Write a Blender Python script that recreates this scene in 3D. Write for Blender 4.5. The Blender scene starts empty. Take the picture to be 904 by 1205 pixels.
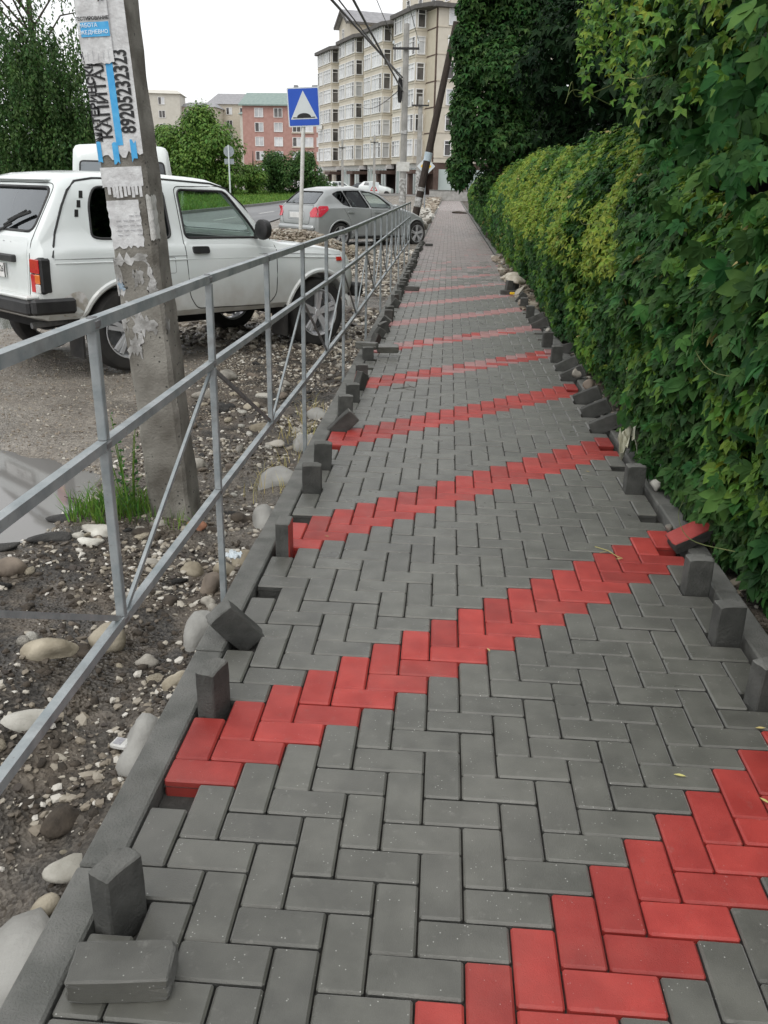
import bpy, bmesh, math, random
import numpy as np
from mathutils import Vector, Matrix
from mathutils.bvhtree import BVHTree

scene = bpy.context.scene
COL = scene.collection
R = math.radians
rnd = random.Random(7)
rng = np.random.default_rng(7)

# ------------------------------------------------------------------ camera
YAW, PITCH, ROLL = 0.06463879, 0.36609853, 0.02014691
CAM_POS = Vector((0.70046, -1.94434, 1.50803))
cy, sy = math.cos(YAW), math.sin(YAW)
fwd = Vector((-sy * math.cos(PITCH), cy * math.cos(PITCH), -math.sin(PITCH)))
rgt0 = Vector((cy, sy, 0))
up0 = rgt0.cross(fwd)
rgt = math.cos(ROLL) * rgt0 + math.sin(ROLL) * up0
upv = -math.sin(ROLL) * rgt0 + math.cos(ROLL) * up0
cam_data = bpy.data.cameras.new("camera")
cam = bpy.data.objects.new("camera", cam_data)
COL.objects.link(cam)
mw = Matrix((rgt, upv, -fwd)).transposed().to_4x4()
mw.translation = CAM_POS
cam.matrix_world = mw
cam_data.sensor_fit = 'VERTICAL'
cam_data.sensor_height = 36.0
cam_data.lens = 1007.4546 / 1205 * 36.0
cam_data.clip_start = 0.05
cam_data.clip_end = 3000
scene.camera = cam

# ------------------------------------------------------------------ sky, sun, exposure (overcast)
SUN_EL, SUN_AZ = R(58), R(200)
world = bpy.data.worlds.new("World")
scene.world = world
world.use_nodes = True
nt = world.node_tree
nt.nodes.clear()
n_out = nt.nodes.new('ShaderNodeOutputWorld')
n_bg = nt.nodes.new('ShaderNodeBackground')
n_sky = nt.nodes.new('ShaderNodeTexSky')
n_sky.sky_type = 'NISHITA'
n_sky.sun_disc = False
n_sky.sun_elevation = SUN_EL
n_sky.sun_rotation = SUN_AZ
n_sky.dust_density = 4.0
n_hsv = nt.nodes.new('ShaderNodeHueSaturation')
n_hsv.inputs['Saturation'].default_value = 0.2
n_mix = nt.nodes.new('ShaderNodeMix')
n_mix.data_type = 'RGBA'
n_mix.inputs[0].default_value = 0.8          # the cloud deck covers most of the sky
n_mix.inputs[7].default_value = (12.0, 12.1, 12.3, 1)
nt.links.new(n_sky.outputs[0], n_hsv.inputs['Color'])
nt.links.new(n_hsv.outputs[0], n_mix.inputs[6])
nt.links.new(n_mix.outputs[2], n_bg.inputs['Color'])
n_bg.inputs['Strength'].default_value = 0.1
nt.links.new(n_bg.outputs[0], n_out.inputs['Surface'])

sun_data = bpy.data.lights.new("sun", 'SUN')
sun_data.energy = 0.9
sun_data.angle = R(35)
sun_data.color = (1.0, 0.97, 0.92)
sun = bpy.data.objects.new("sun", sun_data)
COL.objects.link(sun)
sdir = Vector((math.sin(SUN_AZ) * math.cos(SUN_EL), math.cos(SUN_AZ) * math.cos(SUN_EL), math.sin(SUN_EL)))
sun.rotation_euler = sdir.to_track_quat('Z', 'Y').to_euler()

scene.view_settings.view_transform = 'Standard'
scene.view_settings.look = 'None'
scene.view_settings.exposure = 0.18
scene.view_settings.gamma = 1.0
scene.cycles.max_bounces = 6
scene.cycles.transparent_max_bounces = 12
scene.cycles.use_denoising = True

# ------------------------------------------------------------------ helpers
def tag(o, label=None, cat=None, group=None, kind=None):
    if label: o['label'] = label
    if cat: o['category'] = cat
    if group: o['group'] = group
    if kind: o['kind'] = kind
    return o

def link(o, parent=None):
    COL.objects.link(o)
    if parent is not None: o.parent = parent
    return o

def empty(name, loc=(0, 0, 0), rot=(0, 0, 0), label=None, cat=None, group=None):
    o = bpy.data.objects.new(name, None)
    o.empty_display_size = 0.1
    o.location = loc; o.rotation_euler = rot
    link(o)
    return tag(o, label, cat, group)

def mesh_data(name, V, F, mats, smooth=False, midx=None, angle=None):
    me = bpy.data.meshes.new(name)
    me.from_pydata([tuple(v) for v in V], [], [tuple(f) for f in F])
    if not isinstance(mats, (list, tuple)): mats = [mats]
    for m in mats: me.materials.append(m)
    if midx is not None: me.polygons.foreach_set('material_index', list(midx))
    if smooth:
        me.polygons.foreach_set('use_smooth', [True] * len(me.polygons))
        if angle: me.set_sharp_from_angle(angle=R(angle))
    me.update()
    return me

def obj(name, me, parent=None, loc=None, rot=None, kind=None):
    o = bpy.data.objects.new(name, me)
    if loc is not None: o.location = loc
    if rot is not None: o.rotation_euler = rot
    link(o, parent)
    if kind: o['kind'] = kind
    return o

def np_mesh(name, V, F, mats, smooth=False, midx=None):
    """V (n,3), F (m,k) arrays -> mesh data"""
    V = np.asarray(V, np.float32); F = np.asarray(F, np.int32)
    me = bpy.data.meshes.new(name)
    m, k = F.shape
    me.vertices.add(len(V)); me.vertices.foreach_set('co', V.ravel())
    me.loops.add(m * k); me.loops.foreach_set('vertex_index', F.ravel())
    me.polygons.add(m)
    me.polygons.foreach_set('loop_start', np.arange(0, m * k, k, dtype=np.int32))
    if not isinstance(mats, (list, tuple)): mats = [mats]
    for x in mats: me.materials.append(x)
    if midx is not None: me.polygons.foreach_set('material_index', np.asarray(midx, np.int32))
    me.polygons.foreach_set('use_smooth', np.full(m, bool(smooth)))
    me.update(calc_edges=True)
    return me

def copy_tree(o, parent=None):
    c = o.copy(); COL.objects.link(c)
    if parent is not None: c.parent = parent
    for ch in o.children: copy_tree(ch, c)
    return c

class MB:
    """collects simple solids into one mesh"""
    def __init__(s): s.V, s.F, s.M = [], [], []
    def add(s, V, F, m=0):
        b = len(s.V); s.V += [tuple(v) for v in V]
        s.F += [tuple(i + b for i in f) for f in F]; s.M += [m] * len(F); return s
    def box(s, c, d, rot=None, m=0, bev=0.0):
        x, y, z = d[0] / 2, d[1] / 2, d[2] / 2
        if bev > 0:
            V, F = bevel_box(x, y, z, bev)
        else:
            V = [(a * x, b * y, e * z) for e in (-1, 1) for a, b in ((-1, -1), (1, -1), (1, 1), (-1, 1))]
            F = [(3, 2, 1, 0), (4, 5, 6, 7), (0, 1, 5, 4), (1, 2, 6, 5), (2, 3, 7, 6), (3, 0, 4, 7)]
        c = Vector(c)
        if rot is not None:
            V = [rot @ Vector(v) + c for v in V]
        else:
            V = [Vector(v) + c for v in V]
        return s.add(V, F, m)
    def tube(s, P, r, n=8, m=0, cap=True, closed=False):
        P = [Vector(p) for p in P]; k = len(P)
        if not isinstance(r, (list, tuple)): r = [r] * k
        V, F = [], []
        up = None
        for i, p in enumerate(P):
            if closed: t = P[(i + 1) % k] - P[i - 1]
            else: t = P[min(i + 1, k - 1)] - P[max(i - 1, 0)]
            t = t.normalized() if t.length > 1e-9 else Vector((0, 0, 1))
            if up is None:
                up = Vector((0, 0, 1)) if abs(t.z) < .9 else Vector((0, 1, 0))
            a = t.cross(up)
            if a.length < 1e-6: a = t.cross(Vector((1, 0.3, 0)))
            a.normalize(); b = a.cross(t); up = b
            for j in range(n):
                w = 2 * math.pi * (j + .5) / n
                V.append(p + a * (r[i] * math.cos(w)) + b * (r[i] * math.sin(w)))
        rng_ = k if closed else k - 1
        for i in range(rng_):
            for j in range(n):
                i2 = (i + 1) % k
                F.append((i * n + j, i * n + (j + 1) % n, i2 * n + (j + 1) % n, i2 * n + j))
        if cap and not closed:
            F.append(tuple(reversed(range(n)))); F.append(tuple((k - 1) * n + j for j in range(n)))
        return s.add(V, F, m)
    def bar(s, a, b, w, h, m=0):
        """rectangular bar between two points, width w (horizontal), height h"""
        a, b = Vector(a), Vector(b); t = (b - a).normalized()
        u = Vector((0, 0, 1)) if abs(t.z) < .95 else Vector((0, 1, 0))
        x = t.cross(u).normalized(); y = x.cross(t)
        V = []
        for p in (a, b):
            for i, j in ((-1, -1), (1, -1), (1, 1), (-1, 1)):
                V.append(p + x * (i * w / 2) + y * (j * h / 2))
        return s.add(V, [(0, 1, 2, 3), (7, 6, 5, 4), (4, 5, 1, 0), (5, 6, 2, 1), (6, 7, 3, 2), (7, 4, 0, 3)], m)
    def lathe(s, prof, axis='y', n=28, m=0, c=(0, 0, 0), loop=False):
        """prof: list of (r, a) around the axis"""
        V, F = [], []; k = len(prof); c = Vector(c)
        for j in range(n):
            w = 2 * math.pi * j / n
            for r_, a in prof:
                if axis == 'y': v = (r_ * math.cos(w), a, r_ * math.sin(w))
                elif axis == 'z': v = (r_ * math.cos(w), r_ * math.sin(w), a)
                else: v = (a, r_ * math.cos(w), r_ * math.sin(w))
                V.append(Vector(v) + c)
        for j in range(n):
            for i in range(k if loop else k - 1):
                i2 = (i + 1) % k; j2 = (j + 1) % n
                F.append((j * k + i, j * k + i2, j2 * k + i2, j2 * k + i))
        return s.add(V, F, m)
    def prism(s, poly, h, frame=None, m=0):
        """poly: 2-D points, extruded by h along +z of frame (Matrix 4x4)"""
        n = len(poly)
        V = [Vector((x, y, 0)) for x, y in poly] + [Vector((x, y, h)) for x, y in poly]
        if frame is not None: V = [frame @ v for v in V]
        F = [tuple(reversed(range(n))), tuple(range(n, 2 * n))] + [(i, (i + 1) % n, n + (i + 1) % n, n + i) for i in range(n)]
        return s.add(V, F, m)
    def data(s, name, mats, smooth=False, angle=35):
        return mesh_data(name, s.V, s.F, mats, smooth, s.M, angle if smooth else None)
    def build(s, name, mats, parent=None, smooth=False, loc=None, rot=None, kind=None, angle=35):
        me = s.data(name, mats, smooth, angle)
        bm = bmesh.new(); bm.from_mesh(me); bmesh.ops.recalc_face_normals(bm, faces=bm.faces); bm.to_mesh(me); bm.free()
        if smooth: me.set_sharp_from_angle(angle=R(angle))
        return obj(name, me, parent, loc, rot, kind)

def bevel_box(x, y, z, b):
    """box with chamfered edges, half sizes x,y,z"""
    V, idx = [], {}
    for sx in (-1, 1):
        for sy_ in (-1, 1):
            for sz in (-1, 1):
                for k in range(3):
                    d = [x - b, y - b, z - b]; d[k] += b
                    idx[(sx, sy_, sz, k)] = len(V)
                    V.append((sx * d[0], sy_ * d[1], sz * d[2]))
    F = []
    S = (-1, 1)
    quad = ((-1, -1), (1, -1), (1, 1), (-1, 1))
    for s in S:
        F.append([idx[(s, a, c, 0)] for a, c in quad]); F.append([idx[(a, s, c, 1)] for a, c in quad]); F.append([idx[(a, c, s, 2)] for a, c in quad])
    for a in S:
        for c in S:
            F.append([idx[(a, c, -1, 0)], idx[(a, c, 1, 0)], idx[(a, c, 1, 1)], idx[(a, c, -1, 1)]])
            F.append([idx[(a, -1, c, 0)], idx[(a, 1, c, 0)], idx[(a, 1, c, 2)], idx[(a, -1, c, 2)]])
            F.append([idx[(-1, a, c, 1)], idx[(1, a, c, 1)], idx[(1, a, c, 2)], idx[(-1, a, c, 2)]])
            for e in S:
                F.append([idx[(a, c, e, 0)], idx[(a, c, e, 1)], idx[(a, c, e, 2)]])
    out = []
    for f in F:      # outward winding
        p = [Vector(V[i]) for i in f]
        nrm = (p[1] - p[0]).cross(p[2] - p[0]); cen = sum(p, Vector()) / len(p)
        out.append(f if nrm.dot(cen) > 0 else f[::-1])
    return V, out

def noise2(X, Y, seed=0, f=1.0, octs=4):
    """smooth value noise in numpy, about -1..1"""
    out = np.zeros_like(X, dtype=np.float64); amp, tot = 1.0, 0.0
    for o in range(octs):
        x = X * f * 2 ** o + 37.1 * o + seed * 11.3; y = Y * f * 2 ** o + 19.7 * o + seed * 5.7
        xi = np.floor(x); yi = np.floor(y); u = x - xi; v = y - yi
        u = u * u * (3 - 2 * u); v = v * v * (3 - 2 * v)
        h = lambda a, b: np.modf(np.abs(np.sin(a * 127.1 + b * 311.7 + seed) * 43758.5453))[0]
        n = (h(xi, yi) * (1 - u) + h(xi + 1, yi) * u) * (1 - v) + (h(xi, yi + 1) * (1 - u) + h(xi + 1, yi + 1) * u) * v
        out += (n * 2 - 1) * amp; tot += amp; amp *= .5
    return out / tot

# ------------------------------------------------------------------ materials
def nodes(name):
    m = bpy.data.materials.new(name); m.use_nodes = True
    t = m.node_tree; return m, t, t.nodes['Principled BSDF']

def MAT(name, col, col2=None, rough=.7, scale=8, detail=6, bump=0.0, bscale=80, metal=0.0, isl=0.0, speck=None, spec=.5, trans=0.0, obj_rnd=0.0, coat=0.0, stretch=None, hue=0.0, ramp=(.35, .65), rough2=None, dirt=None, sheen=0.0):
    """base colour from a noise between two colours, per-piece value change, fine relief"""
    m, t, b = nodes(name); N, L = t.nodes, t.links
    tc = N.new('ShaderNodeTexCoord'); co = tc.outputs['Object']
    if stretch:
        mp = N.new('ShaderNodeMapping'); mp.inputs['Scale'].default_value = stretch; L.new(co, mp.inputs['Vector']); co = mp.outputs[0]
    if obj_rnd or isl:
        # every object / island samples another place of the texture
        oi0 = N.new('ShaderNodeObjectInfo'); ad = N.new('ShaderNodeVectorMath'); ad.operation = 'ADD'
        cmb = N.new('ShaderNodeMath'); cmb.operation = 'MULTIPLY'; cmb.inputs[1].default_value = 37.0
        L.new(oi0.outputs['Random'], cmb.inputs[0]); L.new(co, ad.inputs[0]); L.new(cmb.outputs[0], ad.inputs[1]); co = ad.outputs[0]
    col2 = col2 or tuple(min(1, c * 1.25) for c in col)
    n = N.new('ShaderNodeTexNoise'); n.inputs['Scale'].default_value = scale; n.inputs['Detail'].default_value = detail; L.new(co, n.inputs['Vector'])
    r = N.new('ShaderNodeValToRGB'); r.color_ramp.elements[0].position, r.color_ramp.elements[1].position = ramp
    r.color_ramp.elements[0].color = (*col, 1); r.color_ramp.elements[1].color = (*col2, 1)
    L.new(n.outputs['Fac'], r.inputs['Fac']); out = r.outputs['Color']
    if isl or obj_rnd or hue:
        g = N.new('ShaderNodeNewGeometry'); oi = N.new('ShaderNodeObjectInfo')
        h = N.new('ShaderNodeHueSaturation'); L.new(out, h.inputs['Color'])
        a = N.new('ShaderNodeMath'); a.operation = 'ADD'; L.new(g.outputs['Random Per Island'], a.inputs[0]); L.new(oi.outputs['Random'], a.inputs[1])
        fr = N.new('ShaderNodeMath'); fr.operation = 'FRACT'; L.new(a.outputs[0], fr.inputs[0])
        k = isl or obj_rnd
        mr = N.new('ShaderNodeMapRange'); mr.inputs['To Min'].default_value = 1 - k; mr.inputs['To Max'].default_value = 1 + k
        L.new(fr.outputs[0], mr.inputs['Value']); L.new(mr.outputs[0], h.inputs['Value'])
        if hue:
            f7 = N.new('ShaderNodeMath'); f7.operation = 'MULTIPLY'; f7.inputs[1].default_value = 7.31; L.new(fr.outputs[0], f7.inputs[0])
            f8 = N.new('ShaderNodeMath'); f8.operation = 'FRACT'; L.new(f7.outputs[0], f8.inputs[0])
            mh = N.new('ShaderNodeMapRange'); mh.inputs['To Min'].default_value = .5 - hue; mh.inputs['To Max'].default_value = .5 + hue
            L.new(f8.outputs[0], mh.inputs['Value']); L.new(mh.outputs[0], h.inputs['Hue'])
        out = h.outputs['Color']
    if speck:
        sc, th, sc_col = speck
        v = N.new('ShaderNodeTexVoronoi'); v.inputs['Scale'].default_value = sc; L.new(co, v.inputs['Vector'])
        n2 = N.new('ShaderNodeTexNoise'); n2.inputs['Scale'].default_value = sc * .31; L.new(co, n2.inputs['Vector'])
        lt = N.new('ShaderNodeMath'); lt.operation = 'LESS_THAN'; lt.inputs[1].default_value = th; L.new(v.outputs['Distance'], lt.inputs[0])
        gt = N.new('ShaderNodeMath'); gt.operation = 'GREATER_THAN'; gt.inputs[1].default_value = .56; L.new(n2.outputs['Fac'], gt.inputs[0])
        mu = N.new('ShaderNodeMath'); mu.operation = 'MULTIPLY'; L.new(lt.outputs[0], mu.inputs[0]); L.new(gt.outputs[0], mu.inputs[1])
        mx = N.new('ShaderNodeMix'); mx.data_type = 'RGBA'; L.new(mu.outputs[0], mx.inputs[0]); L.new(out, mx.inputs[6]); mx.inputs[7].default_value = (*sc_col, 1)
        out = mx.outputs[2]
    if dirt:     # dust and stains that run on across neighbouring pieces
        for sc_, amt, dc, p0, p1 in dirt:
            gp = N.new('ShaderNodeNewGeometry'); nd = N.new('ShaderNodeTexNoise'); nd.inputs['Scale'].default_value = sc_; nd.inputs['Detail'].default_value = 9; nd.inputs['Roughness'].default_value = .62; L.new(gp.outputs['Position'], nd.inputs['Vector'])
            md = N.new('ShaderNodeMapRange'); md.inputs['From Min'].default_value = p0; md.inputs['From Max'].default_value = p1; md.inputs['To Max'].default_value = amt; L.new(nd.outputs['Fac'], md.inputs['Value'])
            mxd = N.new('ShaderNodeMix'); mxd.data_type = 'RGBA'; L.new(md.outputs[0], mxd.inputs[0]); L.new(out, mxd.inputs[6]); mxd.inputs[7].default_value = (*dc, 1); out = mxd.outputs[2]
    L.new(out, b.inputs['Base Color'])
    b.inputs['Roughness'].default_value = rough; b.inputs['Metallic'].default_value = metal
    b.inputs['Specular IOR Level'].default_value = spec
    if rough2 is not None:
        n4 = N.new('ShaderNodeTexNoise'); n4.inputs['Scale'].default_value = scale * .7; L.new(co, n4.inputs['Vector'])
        m4 = N.new('ShaderNodeMapRange'); m4.inputs['From Min'].default_value = .3; m4.inputs['From Max'].default_value = .7
        m4.inputs['To Min'].default_value = rough; m4.inputs['To Max'].default_value = rough2
        L.new(n4.outputs['Fac'], m4.inputs['Value']); L.new(m4.outputs[0], b.inputs['Roughness'])
    if sheen: b.inputs['Sheen Weight'].default_value = sheen; b.inputs['Sheen Roughness'].default_value = .4
    if coat: b.inputs['Coat Weight'].default_value = coat; b.inputs['Coat Roughness'].default_value = .04
    if bump:
        n3 = N.new('ShaderNodeTexNoise'); n3.inputs['Scale'].default_value = bscale; n3.inputs['Detail'].default_value = 8; n3.inputs['Roughness'].default_value = .65; L.new(co, n3.inputs['Vector'])
        bp = N.new('ShaderNodeBump'); bp.inputs['Strength'].default_value = min(1, bump); bp.inputs['Distance'].default_value = .01 * max(1, bump); L.new(n3.outputs['Fac'], bp.inputs['Height']); L.new(bp.outputs[0], b.inputs['Normal'])
    if trans:
        tr = N.new('ShaderNodeBsdfTranslucent'); L.new(out, tr.inputs['Color'])
        mxs = N.new('ShaderNodeMixShader'); mxs.inputs[0].default_value = trans
        L.new(b.outputs[0], mxs.inputs[1]); L.new(tr.outputs[0], mxs.inputs[2])
        L.new(mxs.outputs[0], N['Material Output'].inputs['Surface'])
    return m

def GLASS(name, tint, refl=.12, rough=.02, blend=.35):
    m, t, b = nodes(name); N, L = t.nodes, t.links
    tr = N.new('ShaderNodeBsdfTransparent'); tr.inputs['Color'].default_value = (*tint, 1)
    gl = N.new('ShaderNodeBsdfGlossy'); gl.inputs['Roughness'].default_value = rough; gl.inputs['Color'].default_value = (.88, .92, .95, 1)
    lw = N.new('ShaderNodeLayerWeight'); lw.inputs['Blend'].default_value = blend
    mr = N.new('ShaderNodeMapRange'); mr.inputs['To Min'].default_value = refl; mr.inputs['To Max'].default_value = 1.0; lw.inputs['Blend'].default_value = .5; pw = N.new('ShaderNodeMath'); pw.operation = 'POWER'; pw.inputs[1].default_value = 4.5; L.new(lw.outputs['Facing'], pw.inputs[0]); L.new(pw.outputs[0], mr.inputs['Value'])
    mx = N.new('ShaderNodeMixShader'); L.new(mr.outputs[0], mx.inputs[0]); L.new(tr.outputs[0], mx.inputs[1]); L.new(gl.outputs[0], mx.inputs[2])
    L.new(mx.outputs[0], N['Material Output'].inputs['Surface'])
    return m

PAVE_DIRT = ((1.6, .40, (.17, .165, .145), .50, .72), (.7, .35, (.055, .055, .05), .52, .70), (28, .55, (.20, .195, .175), .60, .74))
m_grey = MAT('grey_concrete_paver', (.078, .078, .065), (.116, .116, .098), rough=.27, scale=11, detail=10, bump=.22, bscale=330, isl=.15, speck=(85, .13, (.42, .42, .39)), rough2=.42, dirt=PAVE_DIRT, sheen=.30, spec=.7)
m_red = MAT('red_concrete_paver', (.32, .031, .025), (.41, .048, .038), rough=.34, scale=11, detail=10, bump=.26, bscale=330, isl=.18, speck=(85, .09, (.5, .28, .26)), rough2=.56, dirt=((1.6, .28, (.24, .10, .08), .50, .70), (.7, .30, (.16, .03, .027), .52, .70), (28, .35, (.28, .12, .10), .60, .74)), sheen=.03)
m_red_haze = MAT('hazed_red_paver', (.30, .115, .11), (.37, .16, .15), rough=.4, scale=7, bump=.16, bscale=240, isl=.12, sheen=.3)  # paler red for far pavers, distance haze painted into the colour
m_pink = MAT('far_brown_paver', (.20, .165, .158), (.25, .21, .20), rough=.42, scale=7, bump=.15, bscale=200, isl=.08, sheen=.3)
m_paver_side = MAT('paver_cast_side', (.060, .061, .056), (.098, .099, .091), rough=.9, scale=14, bump=.8, bscale=120, isl=.12)
m_kerb = MAT('grey_concrete_kerb', (.135, .138, .126), (.205, .205, .19), rough=.8, scale=9, detail=10, bump=.9, bscale=150, isl=.10, speck=(70, .12, (.28, .28, .26)), dirt=((2.2, .45, (.085, .078, .064), .52, .72), (24, .5, (.2, .19, .17), .60, .74)))
m_joint = MAT('joint_sand', (.022, .021, .018), (.06, .056, .047), rough=.95, scale=30, bump=.6, bscale=200)
m_sand = MAT('bedding_sand', (.035, .034, .031), (.06, .058, .052), rough=.95, scale=20, bump=.8, bscale=60)
m_galv = MAT('galvanised_paint', (.24, .275, .285), (.36, .385, .39), rough=.5, scale=14, detail=9, metal=.15, bump=.25, bscale=70, dirt=((9, .5, (.17, .17, .165), .55, .70), (40, .6, (.13, .10, .075), .64, .74)))
m_galv_dark = MAT('weathered_steel', (.16, .165, .17), (.25, .25, .25), rough=.6, scale=25, metal=.3, bump=.2)
m_conc = MAT('old_pole_concrete', (.125, .115, .097), (.29, .278, .245), rough=.9, scale=6, bump=.7, bscale=90, speck=(38, .22, (.07, .068, .06)))
m_conc2 = MAT('pole_concrete', (.30, .295, .275), (.42, .41, .39), rough=.9, scale=3, bump=.3)
m_paper = MAT('weathered_paper', (.55, .55, .55), (.72, .73, .73), rough=.8, scale=25, bump=.6, bscale=40)
m_paper2 = MAT('glossy_tape_paper', (.5, .5, .47), (.66, .66, .64), rough=.35, scale=10, bump=.9, bscale=25)
m_blue = MAT('print_blue', (.05, .36, .72), (.10, .45, .78), rough=.6, scale=30)
m_ink = MAT('print_black', (.015, .015, .017), (.03, .03, .03), rough=.7, scale=30)
m_ink_grey = MAT('print_grey', (.25, .25, .27), (.4, .4, .42), rough=.7, scale=60)
m_white_print = MAT('print_white', (.75, .8, .85), rough=.6, scale=10)
m_white_paint = MAT('white_car_paint', (.74, .79, .78), (.79, .83, .82), rough=.28, scale=2, coat=.6)
def low_dirt(m, z0, z1, amt, col):
    t = m.node_tree; N, L = t.nodes, t.links; b = N['Principled BSDF']; src = b.inputs['Base Color'].links[0].from_socket
    tc = N.new('ShaderNodeTexCoord'); sp = N.new('ShaderNodeSeparateXYZ'); L.new(tc.outputs['Object'], sp.inputs[0])
    mr = N.new('ShaderNodeMapRange'); mr.inputs['From Min'].default_value = z1; mr.inputs['From Max'].default_value = z0; L.new(sp.outputs['Z'], mr.inputs['Value'])
    n = N.new('ShaderNodeTexNoise'); n.inputs['Scale'].default_value = 7; n.inputs['Detail'].default_value = 9; L.new(tc.outputs['Object'], n.inputs['Vector'])
    a = N.new('ShaderNodeMath'); a.operation = 'MULTIPLY'; L.new(mr.outputs[0], a.inputs[0]); L.new(n.outputs['Fac'], a.inputs[1])
    c = N.new('ShaderNodeMath'); c.operation = 'MULTIPLY'; c.inputs[1].default_value = amt; c.use_clamp = True; L.new(a.outputs[0], c.inputs[0])
    mx = N.new('ShaderNodeMix'); mx.data_type = 'RGBA'; L.new(c.outputs[0], mx.inputs[0]); L.new(src, mx.inputs[6]); mx.inputs[7].default_value = (*col, 1); L.new(mx.outputs[2], b.inputs['Base Color'])
low_dirt(m_white_paint, .42, .85, 1.1, (.34, .30, .24))
m_dirty_paint = MAT('mud_spattered_paint', (.45, .42, .36), (.72, .71, .69), rough=.55, scale=18, ramp=(.4, .6))
m_silver = MAT('silver_car_paint', (.34, .36, .36), (.39, .41, .41), rough=.3, scale=2, metal=.15, coat=.6)
m_black_plastic = MAT('black_plastic', (.016, .016, .017), (.03, .03, .03), rough=.5, scale=10, bump=.2)
m_rubber = MAT('tyre_rubber', (.018, .018, .018), (.045, .042, .038), rough=.85, scale=6, bump=.3, bscale=40)
m_alloy = MAT('alloy_wheel', (.56, .57, .58), (.66, .67, .68), rough=.32, metal=.25, scale=6)
m_dark = MAT('dark_underbody', (.012, .012, .012), (.02, .02, .02), rough=.9)
m_seat = MAT('seat_fabric', (.03, .03, .032), (.05, .05, .05), rough=.9, scale=30)
m_glass = GLASS('car_glass', (.84, .92, .88), .06)
m_glass_dark = GLASS('tinted_glass', (.07, .08, .08), .035)
m_glass_rear = GLASS('rear_glass', (.34, .36, .38), .20)
m_lamp_red = MAT('lamp_red', (.50, .012, .015), (.62, .02, .02), rough=.12, scale=40, coat=.8)
m_lamp_orange = MAT('lamp_orange', (.75, .17, .02), (.85, .22, .03), rough=.12, scale=40, coat=.8)
m_lamp_clear = MAT('lamp_clear', (.6, .58, .56), (.75, .74, .72), rough=.12, scale=60, coat=.8)
m_lamp_pink = MAT('lamp_pink_red', (.62, .03, .06), (.72, .06, .09), rough=.12, scale=30, coat=.8)
m_plate_white = MAT('plate_white', (.70, .70, .68), rough=.4)
m_chrome = MAT('dull_aluminium', (.55, .56, .57), (.62, .63, .63), rough=.35, metal=.7)
m_signblue = MAT('sign_blue', (.012, .085, .52), (.016, .10, .56), rough=.35, scale=3)
m_signwhite = MAT('sign_white', (.62, .68, .70), (.70, .74, .75), rough=.4, scale=3)
m_signyellow = MAT('sign_yellow', (.78, .50, .02), rough=.4)
m_signback = MAT('sign_back_grey', (.28, .31, .34), (.36, .39, .42), rough=.5, metal=.2)
m_postwhite = MAT('white_post_paint', (.62, .62, .58), (.76, .76, .73), rough=.55, scale=9)
m_paper_old = MAT('greyed_paper_remnant', (.26, .255, .24), (.60, .60, .59), rough=.9, scale=9, bump=.8, bscale=50, ramp=(.4, .6))
m_bark = MAT('bark', (.045, .035, .026), (.09, .072, .055), rough=.95, scale=12, bump=1.0, bscale=30, stretch=(3, 3, .6))
m_wood_dark = MAT('tarred_wood', (.028, .020, .016), (.06, .045, .036), rough=.85, scale=10, bump=.6, stretch=(4, 4, .4))
m_vine = MAT('vine_stem', (.09, .13, .035), (.16, .18, .06), rough=.8, scale=20)
def LEAF(name, c1, c2, isl=.3, hue=.02, rough=.5, trans=.25, spec=.22):
    return MAT(name, c1, c2, rough=rough, scale=1.3, isl=isl, hue=hue, trans=trans, spec=spec, detail=2)
m_leaf = LEAF('creeper_leaf', (.033, .102, .027), (.066, .160, .039), trans=.33)
m_leaf_mid = LEAF('creeper_leaf_bright', (.082, .185, .028), (.14, .265, .04))
m_leaf_young = LEAF('creeper_leaf_young', (.165, .25, .032), (.25, .33, .046), hue=.03)
m_leaf_deep = LEAF('deep_green_leaf', (.022, .062, .018), (.040, .092, .026), trans=.3)
m_leaf_shade = LEAF('shaded_tree_leaf', (.008, .022, .009), (.014, .034, .012), trans=.1, spec=.05)  # near-black green, the deep shade behind the hedge put into the leaf colour
m_leaf_tree = LEAF('broad_tree_leaf', (.09, .18, .035), (.15, .26, .05))
m_leaf_bush = LEAF('bush_leaf', (.04, .10, .025), (.075, .155, .038))
m_leaf_birch = LEAF('birch_leaf', (.048, .10, .032), (.085, .15, .046))
m_grass = LEAF('grass_blade', (.09, .19, .03), (.16, .28, .05), hue=.03)
m_dry = LEAF('dry_leaf', (.42, .36, .14), (.55, .48, .2), trans=.1)
m_rock = MAT('river_stone', (.22, .205, .175), (.40, .375, .325), rough=.8, scale=9, detail=10, bump=.6, bscale=45, obj_rnd=.2, ramp=(.38, .62))
m_rock_white = MAT('white_limestone', (.33, .315, .27), (.58, .565, .51), rough=.8, scale=9, detail=10, bump=.6, bscale=45, obj_rnd=.12)
m_rock_tan = MAT('tan_stone', (.21, .18, .128), (.41, .365, .28), rough=.8, scale=9, detail=10, bump=.6, bscale=45, obj_rnd=.14, ramp=(.36, .62))
m_rock_brown = MAT('brown_stone', (.13, .105, .082), (.25, .205, .16), rough=.75, scale=9, detail=10, bump=.6, bscale=35, obj_rnd=.1)
m_rock_rust = MAT('broken_brick_stone', (.27, .12, .07), (.36, .18, .11), rough=.85, scale=9, bump=.5, bscale=50)
m_asphalt_chunk = MAT('broken_asphalt', (.028, .027, .026), (.06, .058, .054), rough=.85, scale=20, bump=1, bscale=60, speck=(50, .2, (.12, .11, .1)))
m_lump = MAT('kerb_footing_concrete', (.27, .265, .245), (.37, .365, .34), rough=.92, scale=7, bump=.5, bscale=60)
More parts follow.
